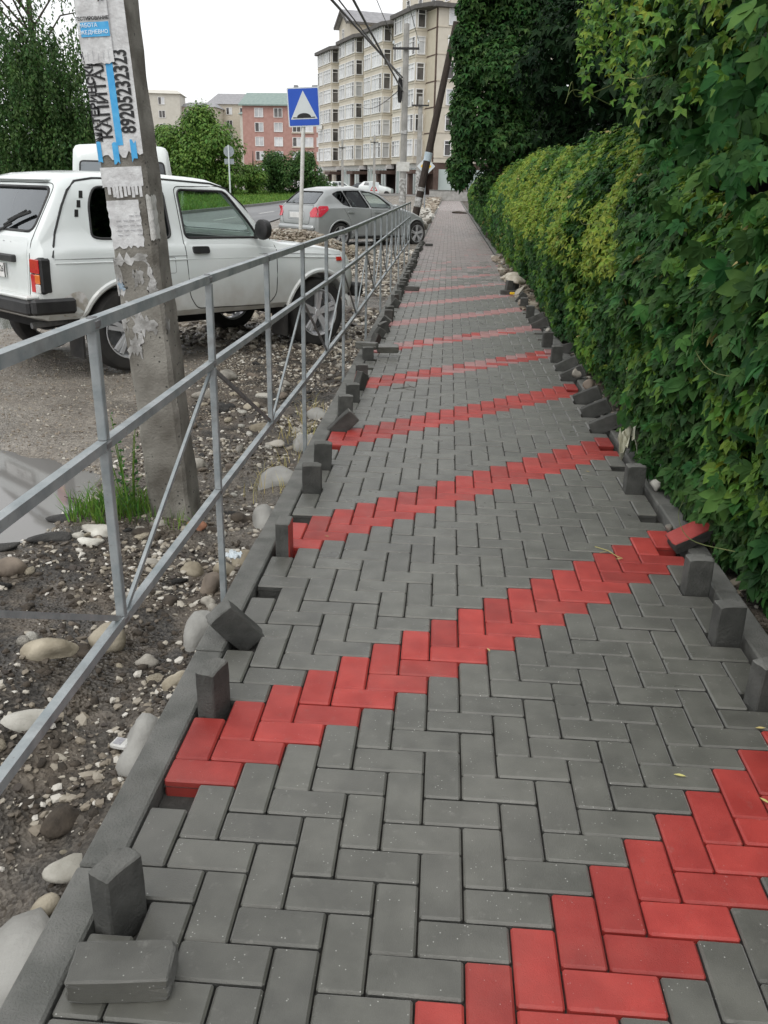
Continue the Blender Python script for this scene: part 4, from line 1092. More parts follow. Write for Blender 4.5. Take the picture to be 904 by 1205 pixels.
# bumpers
bp_ = MB(); bp_.box((-.815, 0, .575), (.10, 1.50, .115), bev=.02); bp_.build('rear_bumper', m_black_plastic, suv, True)
MB().box((-.800, 0, .650), (.115, 1.46, .03), bev=.01).build('bumper_top', m_white_paint, suv, True)
for s in (-1, 1): MB().box((-.665, s * .785, .585), (.36, .075, .12), bev=.02).build('bumper_end', m_black_plastic, suv, True)
MB().box((2.75, 0, .55), (.13, 1.62, .14), bev=.03).build('front_bumper', m_black_plastic, suv, True)
sk.decal('mud_spray', round_poly([(-.60, .50), (-.58, .66), (-.42, .70), (-.36, .60), (-.40, .49)], .05), 'R', .003, m_dirty_paint, suv)
for s in (-1, 1):
    for (u,) in (((-.44,), (1.74,)) if s < 0 else ((1.74,),)): MB().box((u, s * .68, .30), (.02, .22, .30)).build('mud_flap', m_rubber, suv)
    MB().lathe([(0, .02), (.07, .018), (.085, 0), (.085, -.03)], 'x', 20, c=(2.70, s * .52, .74)).build('headlight', m_lamp_clear, suv, True)
MB().box((2.695, 0, .74), (.02, .8, .16)).build('grille', m_black_plastic, suv)
un = MB(); un.box((.85, 0, .42), (2.9, .9, .10)); un.box((0, 0, .32), (.10, 1.25, .10)); un.box((2.18, 0, .32), (.10, 1.25, .10)); un.box((1.0, 0, .34), (.5, .4, .12)); un.build('chassis', m_dark, suv)
MB().tube([(-.70, -.45, .40), (-.3, -.45, .42)], .025, 8).build('exhaust_pipe', m_galv_dark, suv, True)
# interior
fl_ = MB(); fl_.box((.45, 0, .60), (2.1, 1.30, .04)); fl_.build('cabin_floor', m_seat, suv)
for s in (-1, 1):
    st2 = MB(); st2.box((.78, s * .34, .78), (.48, .46, .16), bev=.04); st2.box((.54, s * .34, 1.05), (.14, .46, .52), Matrix.Rotation(R(-14), 3, 'Y'), bev=.05); st2.box((.47, s * .34, 1.375), (.09, .26, .16), Matrix.Rotation(R(-10), 3, 'Y'), bev=.03); st2.build('seat', m_seat, suv, True)
rb = MB(); rb.box((-.05, 0, .80), (.45, 1.1, .15), bev=.04); rb.box((-.28, 0, 1.0), (.14, 1.1, .42), Matrix.Rotation(R(-12), 3, 'Y'), bev=.04); rb.build('rear_bench', m_seat, suv, True)
MB().box((1.36, 0, .99), (.34, 1.28, .18), bev=.05).build('dashboard', m_black_plastic, suv, True)
MB().tube([Vector((1.06, .34, 1.09)) + Vector((.07 * math.cos(R(a)), .19 * math.sin(R(a)), .175 * math.cos(R(a)))) for a in range(0, 360, 18)], .014, 6, closed=True).build('steering_wheel', m_black_plastic, suv, True)
for u, st3 in ((0, 0), (2.18, -4)):
    for s in (-1, 1): wheel(suv, u, s * .70, .345 if u == 0 else .345, .345, .185, s, 5, steer=st3 if u else 0)

# ------------------------------------------------------------------ silver hatchback
CX, CY, CH, CZ = -2.66, 21.79, .768, -.085
hb = empty('hatchback_car', (CX, CY, CZ), (0, 0, CH), label='silver grey hatchback with a pink red tail lamp parked beyond the speed bump sign', cat='car')
SC = [(-.80, .48, .72, .70, .70, .64, .66), (-.765, .36, .96, .80, .79, .72, .84), (-.70, .28, 1.06, .86, .83, .74, .94), (-.50, .26, 1.25, .875, .84, .66, .98), (-.26, .24, 1.425, .88, .845, .59, 1.0), (.1, .22, 1.475, .885, .85, .575, 1.0), (.5, .20, 1.49, .885, .85, .57, .99), (.9, .20, 1.475, .885, .85, .57, .98),
      (1.3, .20, 1.41, .885, .85, .595, .965), (1.6, .20, 1.28, .885, .85, .64, .955), (1.95, .20, 1.05, .885, .85, .72, .945), (2.12, .20, 1.0, .885, .85, .735, .93), (2.55, .22, .90, .875, .84, .72, .84), (2.9, .25, .775, .82, .79, .68, .72), (3.05, .30, .65, .72, .70, .62, .60), (3.10, .38, .56, .62, .60, .55, .52)]
V, F = car_shell(SC); sk2 = Skin(V, F)
body2 = bm_obj('body', V, F, m_silver)
cutters = []
for u in (0, 2.65):
    m_ = MB(); m_.tube([(u, -1.1, .31), (u, -.6, .31)], .37, 36); m_.tube([(u, .6, .31), (u, 1.1, .31)], .37, 36); cutters.append(bm_obj('c', m_.V, m_.F, m_dark))
cv = [(-.5, .5, 1.10, .74, .72, .62, .98)] + [(u, .5, zt - .06, ws - .07, wb - .07, wt - .06, zw) for (u, zb, zt, ws, wb, wt, zw) in SC if -.3 < u < 1.7] + [(1.8, .5, 1.05, .76, .74, .66, .94)]
cv_, cf_ = car_shell(cv); cutters.append(bm_obj('c', cv_, cf_, m_dark))
G1 = round_poly([(-.12, 1.32), (.06, 1.385), (.20, 1.395), (.36, 1.02), (.14, 1.075)], .03)
G2 = round_poly([(.24, 1.398), (.76, 1.405), (.98, 1.0), (.40, 1.018)], .03)
G3 = round_poly([(.83, 1.402), (1.10, 1.375), (1.40, 1.28), (1.74, 1.05), (1.72, .985), (1.05, .998)], .03)
GB = round_poly([(-.66, 1.08), (-.56, 1.375), (.56, 1.375), (.66, 1.08)], .06)
GW = round_poly([(-.66, 1.07), (-.54, 1.37), (.54, 1.37), (.66, 1.07)], .05)
for W_ in (G1, G2, G3):
    a, b = prism_y(W_, -1.2, 1.2); cutters.append(bm_obj('c', a, b, m_dark))
a, b = prism_x(GB, -1.4, -.1); cutters.append(bm_obj('c', a, b, m_dark)); a, b = prism_x(GW, 1.1, 2.6); cutters.append(bm_obj('c', a, b, m_dark))
cut(body2, cutters)
body2.data.polygons.foreach_set('use_smooth', [True] * len(body2.data.polygons)); body2.data.set_sharp_from_angle(angle=R(30)); body2.parent = hb
for view in 'RL':
    for nm, pl_, mt in (('quarter_window', G1, m_glass_dark), ('window', G2, m_glass_dark), ('window', G3, m_glass)):
        g = sk2.decal(nm, pl_, view, -.012, mt, hb); sk2.line('window_seal', pl_, view, .012, m_black_plastic, g, off=-.002, closed=True)
    for dl in ([(.12, .98), (.30, .72), (.40, .34), (.98, .30), (1.0, .98)], [(1.02, .98), (1.0, .30), (1.85, .32), (1.95, .60), (1.86, .95)]):
        dr = sk2.decal('door', round_poly(dl, .06), view, .003, m_silver, hb, thick=.006)
        sk2.line('door_gap', round_poly(dl, .06), view, .006, m_dark, dr, off=-.002, closed=True, n=4)
        u0 = dl[0][0] + .12 if dl[0][0] < 1 else 1.12
        sk2.decal('door_handle', round_poly([(u0, .87), (u0, .90), (u0 + .2, .90), (u0 + .2, .87)], .012), view, .025, m_silver, dr, thick=.02)
    s = -1 if view == 'R' else 1
    MB().box((1.80, s * .93, 1.02), (.14, .16, .12), bev=.035).build('mirror', m_silver, hb, True)
    sk2.decal('tail_lamp', round_poly([(-.36, 1.03), (-.38, .94), (-.62, .775), (-.755, .765), (-.73, .93), (-.60, 1.03)], .03), view, .014, m_lamp_pink, hb, thick=.02)
    sk2.line('sill_trim', [(.42, .27), (2.2, .26)], view, .03, m_black_plastic, hb)
    for u in (0, 2.65):
        sk2.line('wheel_arch', [(u + .385 * math.cos(R(a)), .31 + .385 * math.sin(R(a))) for a in range(6, 178, 8)], view, .022, m_silver, hb, off=-.008, n=8)
for s in (-1, 1):
    sk2.decal('tail_lamp', round_poly([(s * .845, 1.02), (s * .72, 1.0), (s * .60, .87), (s * .64, .765), (s * .80, .765)], .03), 'B', .014, m_lamp_pink, hb, thick=.02)
    sk2.decal('reflector', [(s * .74, .40), (s * .74, .44), (s * .50, .44), (s * .50, .40)], 'B', .006, m_lamp_red, hb, thick=.01)
g = sk2.decal('rear_window', GB, 'B', -.012, m_glass_rear, hb); sk2.line('window_seal', GB, 'B', .012, m_black_plastic, g, off=-.002, closed=True)
g = sk2.decal('windscreen', GW, 'F', -.012, m_glass, hb); sk2.line('window_seal', GW, 'F', .012, m_black_plastic, g, off=-.002, closed=True)
tg2 = sk2.decal('tailgate', round_poly([(-.56, .60), (-.66, 1.04), (.66, 1.04), (.56, .60)], .06), 'B', .003, m_silver, hb, thick=.008)
sk2.line('tailgate_gap', round_poly([(-.57, .59), (-.69, 1.05), (.69, 1.05), (.57, .59)], .06), 'B', .005, m_dark, tg2, closed=True, n=4)
MB().box((-.795, 0, .80), (.02, .54, .125), bev=.004).build('licence_plate', m_plate_white, hb)
sk2.line('plate_recess', round_poly([(-.36, .70), (-.36, .90), (.36, .90), (.36, .70)], .05), 'B', .006, m_galv_dark, hb, closed=True)
MB().box((-.80, 0, .50), (.12, 1.58, .14), bev=.05).build('rear_bumper', m_silver, hb, True)
MB().box((1.1, 0, .25), (3.4, 1.2, .10)).build('chassis', m_dark, hb)
for u in (.45, 1.15):
    for s in (-1, 1):
        st2 = MB(); st2.box((u + .22, s * .36, .62), (.48, .46, .14), bev=.04); st2.box((u, s * .36, .92), (.13, .46, .5), Matrix.Rotation(R(-16), 3, 'Y'), bev=.04); st2.box((u - .08, s * .36, 1.24), (.08, .24, .15), bev=.03); st2.build('seat', m_seat, hb, True)
MB().box((1.72, 0, .86), (.3, 1.36, .16), bev=.05).build('dashboard', m_black_plastic, hb, True)
for u in (0, 2.65):
    for s in (-1, 1): wheel(hb, u, s * .775, .318, .318, .20, s, 5, rimr=.68, twin=True)

# ------------------------------------------------------------------ simple far vehicles
def far_car(name, loc, rz, mat, label, suvish=False, cat='car', grp='cars parked before the apartment block'):
    t = empty(name, loc, (0, 0, rz), label=label, cat=cat, group=grp)
    dz = .18 if suvish else 0
    S_ = [(-.75, .35, .85 + dz, .78, .76, .68, .78 + dz), (-.68, .28, 1.02 + dz, .85, .82, .70, .92 + dz), (-.2, .24, 1.42 + dz, .86, .83, .60, .95 + dz), (.9, .22, 1.46 + dz, .86, .83, .58, .95 + dz), (1.3, .22, 1.38 + dz, .86, .83, .62, .93 + dz), (1.9, .22, 1.0 + dz, .86, .83, .72, .90 + dz), (2.6, .25, .86 + dz, .84, .81, .70, .78 + dz), (3.1, .35, .66 + dz, .70, .68, .62, .58 + dz)]
    V, F = car_shell(S_, 3); s_ = Skin(V, F)
    b = bm_obj('body', V, F, mat); b.data.polygons.foreach_set('use_smooth', [True] * len(b.data.polygons)); b.data.set_sharp_from_angle(angle=R(35)); b.parent = t
    for view in 'RL':
        s_.decal('window', [(-.15, 1.0 + dz), (.0, 1.36 + dz), (.55, 1.4 + dz), (.55, 1.0 + dz)], view, .006, m_glass_far, t); s_.decal('window', [(.62, 1.0 + dz), (.62, 1.4 + dz), (1.2, 1.33 + dz), (1.7, 1.0 + dz)], view, .006, m_glass_far, t)
    s_.decal('rear_window', [(-.58, 1.08 + dz), (-.5, 1.36 + dz), (.5, 1.36 + dz), (.58, 1.08 + dz)], 'B', .006, m_glass_far, t); s_.decal('windscreen', [(-.6, 1.05 + dz), (-.5, 1.34 + dz), (.5, 1.34 + dz), (.6, 1.05 + dz)], 'F', .006, m_glass_far, t)
    for s in (-1, 1):
        s_.decal('tail_lamp', [(s * .5, .80 + dz), (s * .5, .90 + dz), (s * .72, .90 + dz), (s * .72, .80 + dz)], 'B', .01, m_lamp_red, t)
        s_.decal('headlight', [(s * .35, .56 + dz), (s * .35, .66 + dz), (s * .6, .66 + dz), (s * .6, .56 + dz)], 'F', .01, m_lamp_clear, t)
        for u in (0, 2.6): MB().lathe([(0, -.1), (.2, -.1), (.31, -.09), (.32, -.06), (.32, .06), (.31, .09), (.2, .1), (0, .1)], 'y', 16, c=(u, s * .78, .32)).build('wheel', m_rubber, t, True)
    return t
m_glass_far = MAT('dark_far_glass', (.05, .055, .06), (.10, .11, .12), rough=.08, scale=2)
m_black_paint = MAT('black_car_paint', (.012, .013, .015), rough=.2, scale=2, coat=.5)
GZF = .45
far_car('parked_car', (-14.6, 111, GZF - .25), R(100), m_white_paint, 'leftmost white car in the far row before the apartment block')
far_car('parked_car', (-13.2, 106, GZF - .25), R(15), m_white_paint, 'white car with a dark side window between the leftmost white car and a black one')
far_car('parked_car', (-9.0, 107, GZF - .3), R(160), m_black_paint, 'black car parked in the far row below the dark shop pillar')
far_car('parked_car', (-9.0, 104, GZF - .35), R(-8), m_white_paint, 'tall white car with a black wheel at the right end of the far row', True)
# white van
van = empty('white_van', (-5.05, 13.9, -.15), (0, 0, R(111)), label='white high roof van standing behind the white off-roader', cat='van')
SV = [(-.05, .5, 1.9, .88, .88, .74, 1.1), (.0, .4, 2.08, .93, .92, .76, 1.15), (.12, .35, 2.2, .95, .94, .78, 1.2), (2.0, .35, 2.24, .95, .94, .78, 1.2), (3.2, .35, 2.2, .95, .94, .78, 1.2), (3.6, .35, 2.05, .95, .94, .80, 1.2), (4.2, .35, 1.35, .95, .94, .86, 1.15), (4.9, .4, 1.05, .90, .88, .80, .95), (5.0, .5, .9, .85, .82, .75, .8)]
V, F = car_shell(SV, 3); sk3 = Skin(V, F); b = bm_obj('body', V, F, m_white_paint); b.data.polygons.foreach_set('use_smooth', [True] * len(b.data.polygons)); b.data.set_sharp_from_angle(angle=R(35)); b.parent = van
for s in (-1, 1):
    g = sk3.decal('rear_window', round_poly([(s * .06, 1.30), (s * .06, 1.93), (s * .70, 1.93), (s * .76, 1.30)], .06), 'B', .006, m_glass_rear if s > 0 else m_glass_far, van)
    sk3.line('window_seal', round_poly([(s * .06, 1.30), (s * .06, 1.93), (s * .70, 1.93), (s * .76, 1.30)], .06), 'B', .014, m_black_plastic, g, off=.002, closed=True)
    sk3.decal('tail_lamp', [(s * .84, .8), (s * .84, 1.2), (s * .72, 1.2), (s * .72, .8)], 'B', .01, m_lamp_red, van, thick=.01)
    for u in (.9, 4.0): wheel(van, u, s * .84, .33, .33, .2, s, 5, twin=False)
for view in 'RL':
    for (a, b_) in ((.3, 1.3), (1.4, 2.4), (2.5, 3.4)):
        sk3.decal('window', round_poly([(a, 1.30), (a, 1.93), (b_, 1.93), (b_, 1.30)], .06), view, .006, m_glass_far, van)
MB().box((-.02, 0, .48), (.16, 1.8, .2), bev=.04).build('rear_bumper', m_black_plastic, van, True)
# ================================================================== BUILDINGS
m_beige = MAT('beige_brick_facade', (.57, .525, .44), (.63, .585, .50), rough=.9, scale=1.2, bump=.2, bscale=8)
m_ochre = MAT('ochre_facade_panel', (.55, .495, .39), (.60, .545, .44), rough=.9, scale=1.5)
m_band = MAT('pale_floor_band', (.54, .49, .40), (.60, .55, .46), rough=.9, scale=2)
m_roofdark = MAT('dark_roof_edge', (.085, .08, .076), (.13, .122, .115), rough=.8, scale=3)
m_roofgrey = MAT('grey_roof_sheet', (.24, .24, .25), (.31, .31, .32), rough=.6, scale=2)
m_frame = MAT('white_window_frame', (.70, .70, .69), (.78, .78, .77), rough=.5, scale=2)
m_pane = MAT('curtained_pane', (.46, .48, .50), (.66, .67, .68), rough=.12, scale=.55, isl=.18)
m_pane_dark = MAT('dark_pane', (.05, .05, .05), (.13, .12, .115), rough=.1, scale=.7, isl=.3)
m_shop = MAT('pale_green_shop_glass', (.36, .44, .42), (.50, .56, .54), rough=.15, scale=.5)
m_brown = MAT('brown_shop_trim', (.07, .042, .032), (.11, .07, .055), rough=.7, scale=2)
m_redbrick = MAT('red_brick_facade', (.38, .215, .185), (.44, .265, .23), rough=.9, scale=1.5, bump=.2)
m_greenroof = MAT('green_metal_roof', (.17, .24, .22), (.23, .30, .27), rough=.5, scale=2)
m_cream = MAT('cream_facade', (.52, .50, .44), (.58, .56, .50), rough=.9, scale=1)

def pane_window(parent, P, t, n, w, h, cols, dark=(), transom=.75, name='window'):
    """window frame at lower-left point P, along t (horizontal), outward n; panes are sub-parts"""
    P, t, n = Vector(P), Vector(t).normalized(), Vector(n).normalized(); up = Vector((0, 0, 1)); fw = .09
    m_ = MB()
    for k in range(cols + 1):
        a = P + t * (w * k / cols); m_.bar(a + n * .05 - up * 0, a + n * .05 + up * h, .12, fw)
    for z in (0, h): m_.bar(P + n * .055 + up * z - t * .05, P + n * .055 + up * z + t * (w + .05), .11, fw)
    if transom: m_.bar(P + n * .05 + up * (h * transom) + t * .05, P + n * .05 + up * (h * transom) + t * (w - .05), .09, .06)
    f = m_.build(name, m_frame, parent)
    light, drk = MB(), MB(); k = 0
    while k < cols:       # neighbouring panes of one kind share a sheet behind the frame bars
        e = k
        while e < cols and (e in dark) == (k in dark): e += 1
        a = P + t * (w * k / cols + .04) + n * .02; b = P + t * (w * e / cols - .04) + n * .02
        (drk if k in dark else light).add([a + up * .04, b + up * .04, b + up * (h - .04), a + up * (h - .04)], [(0, 1, 2, 3)])
        k = e
    if light.F: light.build('pane', m_pane, f)
    if drk.F: drk.build('pane', m_pane_dark, f)
    return f

# main apartment block: sawtooth bays receding to the left
A0 = Vector((-18.2, 136.5, 0)); A1 = Vector((-1.2, 98.4, 0))
T = (A1 - A0).normalized(); Nn = Vector((T.y, -T.x, 0))      # T runs towards the camera, Nn points out to the street
L = (A1 - A0).length; bayL = L / 4
apt = empty('apartment_building', tuple(A0), label='tall beige apartment block with stepped window bays, dark cornice and ground floor shops', cat='building')
loc = lambda t, n, z: T * t + Nn * n + Vector((0, 0, z))
Z0, ZS, FH, ZR = .3, 5.05, 2.96, 22.6
ZROOF = 18.45
FH = (ZROOF - .35 - 4.35) / 5.0 * .985
rows = [4.45 + .02 + i * 2.50 for i in range(6)]
def slab(mb, poly, z0, z1):
    n = len(poly); V = [loc(a, b, z0) for a, b in poly] + [loc(a, b, z1) for a, b in poly]
    mb.add(V, [tuple(range(n)), tuple(range(2 * n - 1, n - 1, -1))] + [(i, n + i, n + (i + 1) % n, (i + 1) % n) for i in range(n)])
w_ = MB(); slab(w_, [(0, 0), (L, 0), (L, -14), (0, -14)], 3.75, ZROOF); w_.build('wall', m_ochre, apt)
g_ = MB(); slab(g_, [(.3, -.6), (L - .1, -.6), (L - .1, -13.8), (.3, -13.8)], 0, 3.748); g_.build('ground_floor', m_brown, apt)
DEP = 1.25
for k in range(4):
    t0 = k * bayL + .25; t1 = t0 + bayL * .70
    poly = [(t0, .002), (t0 + .5, DEP), (t1, DEP), (t1, .002)]
    b_ = MB(); slab(b_, poly, 3.7, ZROOF - .1); bay = b_.build('window_bay', m_beige, apt)
    for i, zr in enumerate(rows):
        # pale bands above and below each window row
        bd = MB(); slab(bd, [(t0 - .03, .004), (t0 + .48, DEP + .05), (t1 + .05, DEP + .05), (t1 + .05, .004)], zr - .30, zr - .12); bd.build('floor_band', m_band, bay)
        hgt = 1.66
        P = Vector(loc(t0 + .75, DEP + .01, zr)); wA = (t1 - t0) * .33
        pane_window(apt, P, T, Nn, wA, hgt, 3, dark=() if rnd.random() < .8 else (0,))
        P = Vector(loc(t0 + .75 + wA + .55, DEP + .01, zr)); wB = (t1 - t0) - wA - 1.45
        pane_window(apt, P, T, Nn, wB, hgt, 4, dark=(3,) if rnd.random() < .35 else ())
        # end window on the face turned to the street
        P = Vector(loc(t1 + .01, DEP - .12, zr)); pane_window(apt, P, -Nn, T, .85, hgt, 1, dark=() if rnd.random() < .25 else (0,))
        gd = MB(); gd.bar(loc(t1 + .02, 0, zr - .25), loc(t1 + bayL * .3 - .2, .0, zr - .25), .06, .12); gd.build('string_course', m_brown, apt)
    c_ = MB(); slab(c_, [(t0 - .25, -.3), (t0 + .3, DEP + .45), (t1 + .45, DEP + .45), (t1 + bayL * .3 + .1, .4), (t1 + bayL * .3 + .1, -.3)], ZROOF - .02 + .12 * k % .2, ZROOF + .38 + .12 * k % .2); c_.build('cornice', m_roofdark, apt)
    MB().tube([loc(t1 + bayL * .3 - .35, .09, 3.8), loc(t1 + bayL * .3 - .35, .09, ZROOF)], .09, 6).build('downpipe', m_brown, apt, True)
    # shopfronts
    for (a, b) in ((t0 + .3, t0 + 3.6), (t0 + 3.8, t0 + 7.2)):
        s_ = MB(); V = [loc(a, .5, .5), loc(b, .5, .5), loc(b, .5, 3.2), loc(a, .5, 3.2)]; s_.add(V, [(0, 1, 2, 3)]); sf = s_.build('shop_window', m_shop if k else m_band, apt)
        fr_ = MB()
        for q in range(4): fr_.bar(loc(a + (b - a) * q / 3, .54, .45), loc(a + (b - a) * q / 3, .54, 3.25), .08, .08)
        fr_.build('shop_frame', m_frame, sf)
    aw = MB(); slab(aw, [(t1 - .6, -.4), (t1 - .6, DEP + .9), (t1 + 2.0, DEP + .9), (t1 + 2.0, -.4)], 2.6, 3.0); aw.build('awning', m_brown, apt)
    pl2 = MB(); slab(pl2, [(t1 + .2, DEP + .2), (t1 + .2, DEP + .7), (t1 + .7, DEP + .7), (t1 + .7, DEP + .2)], 0, 2.6); pl2.build('pillar', m_brown, apt)
    fs = MB(); slab(fs, [(t0 + .2, -.45), (t0 + .2, .55), (t0 + 7.3, .55), (t0 + 7.3, -.45)], 3.22, 3.69); fs.build('shop_fascia', m_frame, apt)
for t_, z_ in ((12.6, 6.5), (12.6, 11.4), (3.0, 9.0), (22.6, 8.9), (22.6, 13.9), (32.4, 6.4), (32.6, 16.4), (13.4, 16.5), (23.6, 6.4)):
    MB().box(tuple(loc(t_, .35 if t_ != 3.0 else DEP + .3, z_)), (.55, .75, .55), bev=.03).build('air_conditioner', m_frame, apt)
# end wall turned to the camera
E0 = Vector(loc(L + .02, -.0, 0)); 
ew = MB()
for i, zr in enumerate(rows):
    for j, q in enumerate((1.2, 3.6, 6.6, 9.2, 11.8)):
        pane_window(apt, loc(L + .015, -q, zr), -Nn, T, .75 if j != 1 else .9, 1.5, 1, dark=(0,) if rnd.random() < .3 else (), name='window')
    bd = MB(); bd.bar(loc(L + .02, .02, zr - .2), loc(L + .02, -13.9, zr - .2), .08, .10); bd.build('string_course', m_band, apt)
ewl = MB(); ewl.add([loc(L + .005, 0, 3.76), loc(L + .005, -14, 3.76), loc(L + .005, -14, ZROOF - .01), loc(L + .005, 0, ZROOF - .01)], [(0, 1, 2, 3)]); ewl.build('end_wall', m_beige, apt)
for a, b, mt in ((.2, 3.2, m_shop), (3.6, 6.8, m_shop), (8, 12, m_shop)):
    s_ = MB(); s_.add([loc(L - .04, -a, .7), loc(L - .04, -b, .7), loc(L - .04, -b, 3.1), loc(L - .04, -a, 3.1)], [(0, 1, 2, 3)]); s_.build('shop_window', mt, apt)
for q in (.0, 3.4, 7.4): 
    pp = MB(); slab(pp, [(L + .05, -q - .45), (L + .05, -q), (L + .5, -q), (L + .5, -q - .45)], 0, 3.7); pp.build('pillar', m_brown, apt)
cc = MB(); slab(cc, [(L - .1, .6), (L + .6, .6), (L + .6, -14), (L - .1, -14)], ZROOF + .02, ZROOF + .42); cc.build('cornice', m_roofdark, apt)
for q, zc in ((5.3, 0),): MB().tube([loc(L + .1, -q, 3.8), loc(L + .1, -q, ZROOF)], .09, 6).build('downpipe', m_brown, apt, True)
# attic house on the roof: its gable looks at the street, one roof slope at the camera
t0, t1, n0, n1 = 4.2, 9.2, -.9, -8.5
tm, ze, zr_ = (t0 + t1) / 2, 21.6, 23.3
at_ = MB(); slab(at_, [(t0, n0), (t1, n0), (t1, n1), (t0, n1)], ZROOF, ze); at_.build('attic', m_beige, apt)
gb = MB(); gb.add([loc(t0, n0 + .002, ze), loc(t1, n0 + .002, ze), loc(tm, n0 + .002, zr_ - .1)], [(0, 1, 2)]); gb.build('gable', m_beige, apt)
rf = MB(); o_ = .5
V = [loc(t0 - o_, n0 + .6, ze - .15), loc(tm, n0 + .6, zr_), loc(t1 + o_, n0 + .6, ze - .15), loc(t0 - o_, n1 - .5, ze - .15), loc(tm, n1 - .5, zr_), loc(t1 + o_, n1 - .5, ze - .15)]
V += [v + Vector((0, 0, .28)) for v in V]
rf.add(V, [(0, 1, 4, 3), (1, 2, 5, 4), (6, 9, 10, 7), (7, 10, 11, 8), (0, 6, 7, 1), (1, 7, 8, 2), (2, 8, 11, 5), (3, 4, 10, 9), (4, 5, 11, 10), (0, 3, 9, 6)]); rf.build('attic_roof', m_roofgrey, apt)
for a, b in ((t0 - o_, ze - .15), (t1 + o_, ze - .15)): MB().bar(loc(a, n0 + .63, b + .1), loc(tm, n0 + .63, zr_ + .1), .08, .36).build('verge_board', m_roofdark, apt)
MB().bar(loc(t1 + o_ + .05, n0 + .6, ze + .02), loc(t1 + o_ + .05, n1 - .5, ze + .02), .12, .3).build('eaves_board', m_roofdark, apt)
pane_window(apt, loc(tm - .8, n0 + .01, 19.7), T, Nn, .7, 1.5, 1, dark=(0,))
dm_ = MB(); slab(dm_, [(t1 + 1.2, -2.9), (t1 + 4.2, -2.9), (t1 + 4.2, -1.2), (t1 + 1.2, -1.2)], ZROOF + .4, 20.0); dm_.build('roof_hatch', m_roofdark, apt)
# taller block behind the near bay
tb = MB(); slab(tb, [(25.4, -2.2), (L, -2.2), (L, -13), (25.4, -13)], ZROOF, 27); tbo = tb.build('upper_storey', m_beige, apt)
for i in range(4): pane_window(apt, loc(27.0 + 3.8 * i, -2.18, 19.6), T, Nn, 1.1, 1.8, 1, dark=(0,))

# red brick apartment block with a green roof
rb_ = empty('apartment_building', (-41.8, 186, -1), label='red brick apartment block with a green metal roof beyond the trees', cat='building')
xa = Vector((1, -.08, 0)).normalized(); ya = Vector((xa.y, -xa.x, 0))      # ya points to the camera
lo2 = lambda t, n, z: xa * t + ya * n + Vector((0, 0, z))
def slab2(mb, poly, z0, z1):
    n = len(poly); V = [lo2(a, b, z0) for a, b in poly] + [lo2(a, b, z1) for a, b in poly]
    mb.add(V, [tuple(range(n)), tuple(range(2 * n - 1, n - 1, -1))] + [(i, n + i, n + (i + 1) % n, (i + 1) % n) for i in range(n)])
WL, DP, EZ = 34, 11, 16.9
m_ = MB(); slab2(m_, [(0, 0), (WL, 0), (WL, -DP), (0, -DP)], 0, EZ); m_.build('wall', m_redbrick, rb_)
rf = MB(); V = [lo2(-.6, .6, EZ), lo2(WL + .6, .6, EZ), lo2(WL + .6, -DP / 2, EZ + 2.6), lo2(-.6, -DP / 2, EZ + 2.6), lo2(-.6, -DP - .6, EZ), lo2(WL + .6, -DP - .6, EZ)]
V += [v - Vector((0, 0, .25)) for v in V]
rf.add(V, [(0, 1, 2, 3), (3, 2, 5, 4), (0, 3, 9, 6), (3, 4, 10, 9), (1, 7, 8, 2), (2, 8, 11, 5), (0, 6, 7, 1), (7, 6, 9, 8), (9, 10, 11, 8)]); roof2 = rf.build('roof', m_greenroof, rb_)
for t_ in (9.6, 13.4, 24):
    c2 = MB(); slab2(c2, [(t_, -4.6), (t_ + (.7 if t_ < 10 else 1.3), -4.6), (t_ + (.7 if t_ < 10 else 1.3), -5.8), (t_, -5.8)], EZ + 1.6, EZ + 4.0); c2.build('chimney', m_roofgrey, roof2)
gg = MB(); gg.add([lo2(-.01, 0, EZ), lo2(-.01, -DP, EZ), lo2(-.01, -DP / 2, EZ + 2.4)], [(0, 1, 2)]); gg.build('gable', m_redbrick, rb_)
for i in range(6):
    z = 1.2 + 2.68 * i
    for t_, w, c in ((2.6, 1.7, 2), (6.6, 1.7, 2), (10.4, 4.2, 5), (15.4, 1.8, 2), (19.2, 1.8, 2), (23.0, 4.0, 5), (28.4, 1.8, 2), (31.4, 1.6, 2)):
        pane_window(rb_, lo2(t_, .02, z), xa, ya, w, 1.65, c, dark=tuple(range(rnd.choice((0, 0, 1, 1, c)) if c < 4 else rnd.choice((0, 1, 2, 3)))), transom=0)
    MB().bar(lo2(10.2, .1, z - .18), lo2(14.8, .1, z - .18), .3, .18).build('balcony_ledge', m_band, rb_)
# cream blocks behind the trees
def plain_block(x, y, w, d, h, mat, roofm, label, peak=2.5, rot=0.0):
    t = empty('apartment_building', (x, y, -1), (0, 0, rot), label=label, cat='building', group='distant pale blocks above the trees')
    MB().box((0, 0, h / 2), (w, d, h)).build('wall', mat, t)
    m_ = MB(); V = [(-w / 2 - .5, -d / 2 - .5, h + .01), (w / 2 + .5, -d / 2 - .5, h + .01), (w / 2 + .5, d / 2 + .5, h + .01), (-w / 2 - .5, d / 2 + .5, h + .01), (-w * .38, 0, h + peak), (w * .38, 0, h + peak)]
    m_.add(V, [(0, 1, 5, 4), (1, 2, 5), (2, 3, 4, 5), (3, 0, 4), (3, 2, 1, 0)]); m_.build('roof', roofm, t)
    for i in range(int(h / 3)):
        for j in range(int(w / 3.6)):
            if h - 3 * i - 2.4 > h - 13: pane_window(t, (-w / 2 + 1.2 + 3.6 * j, -d / 2 - .02, h - 3 * i - 2.4), (1, 0, 0), (0, -1, 0), 1.5, 1.6, 2, dark=(0,) if (i + j) % 2 else (0, 1), transom=0)
    return t
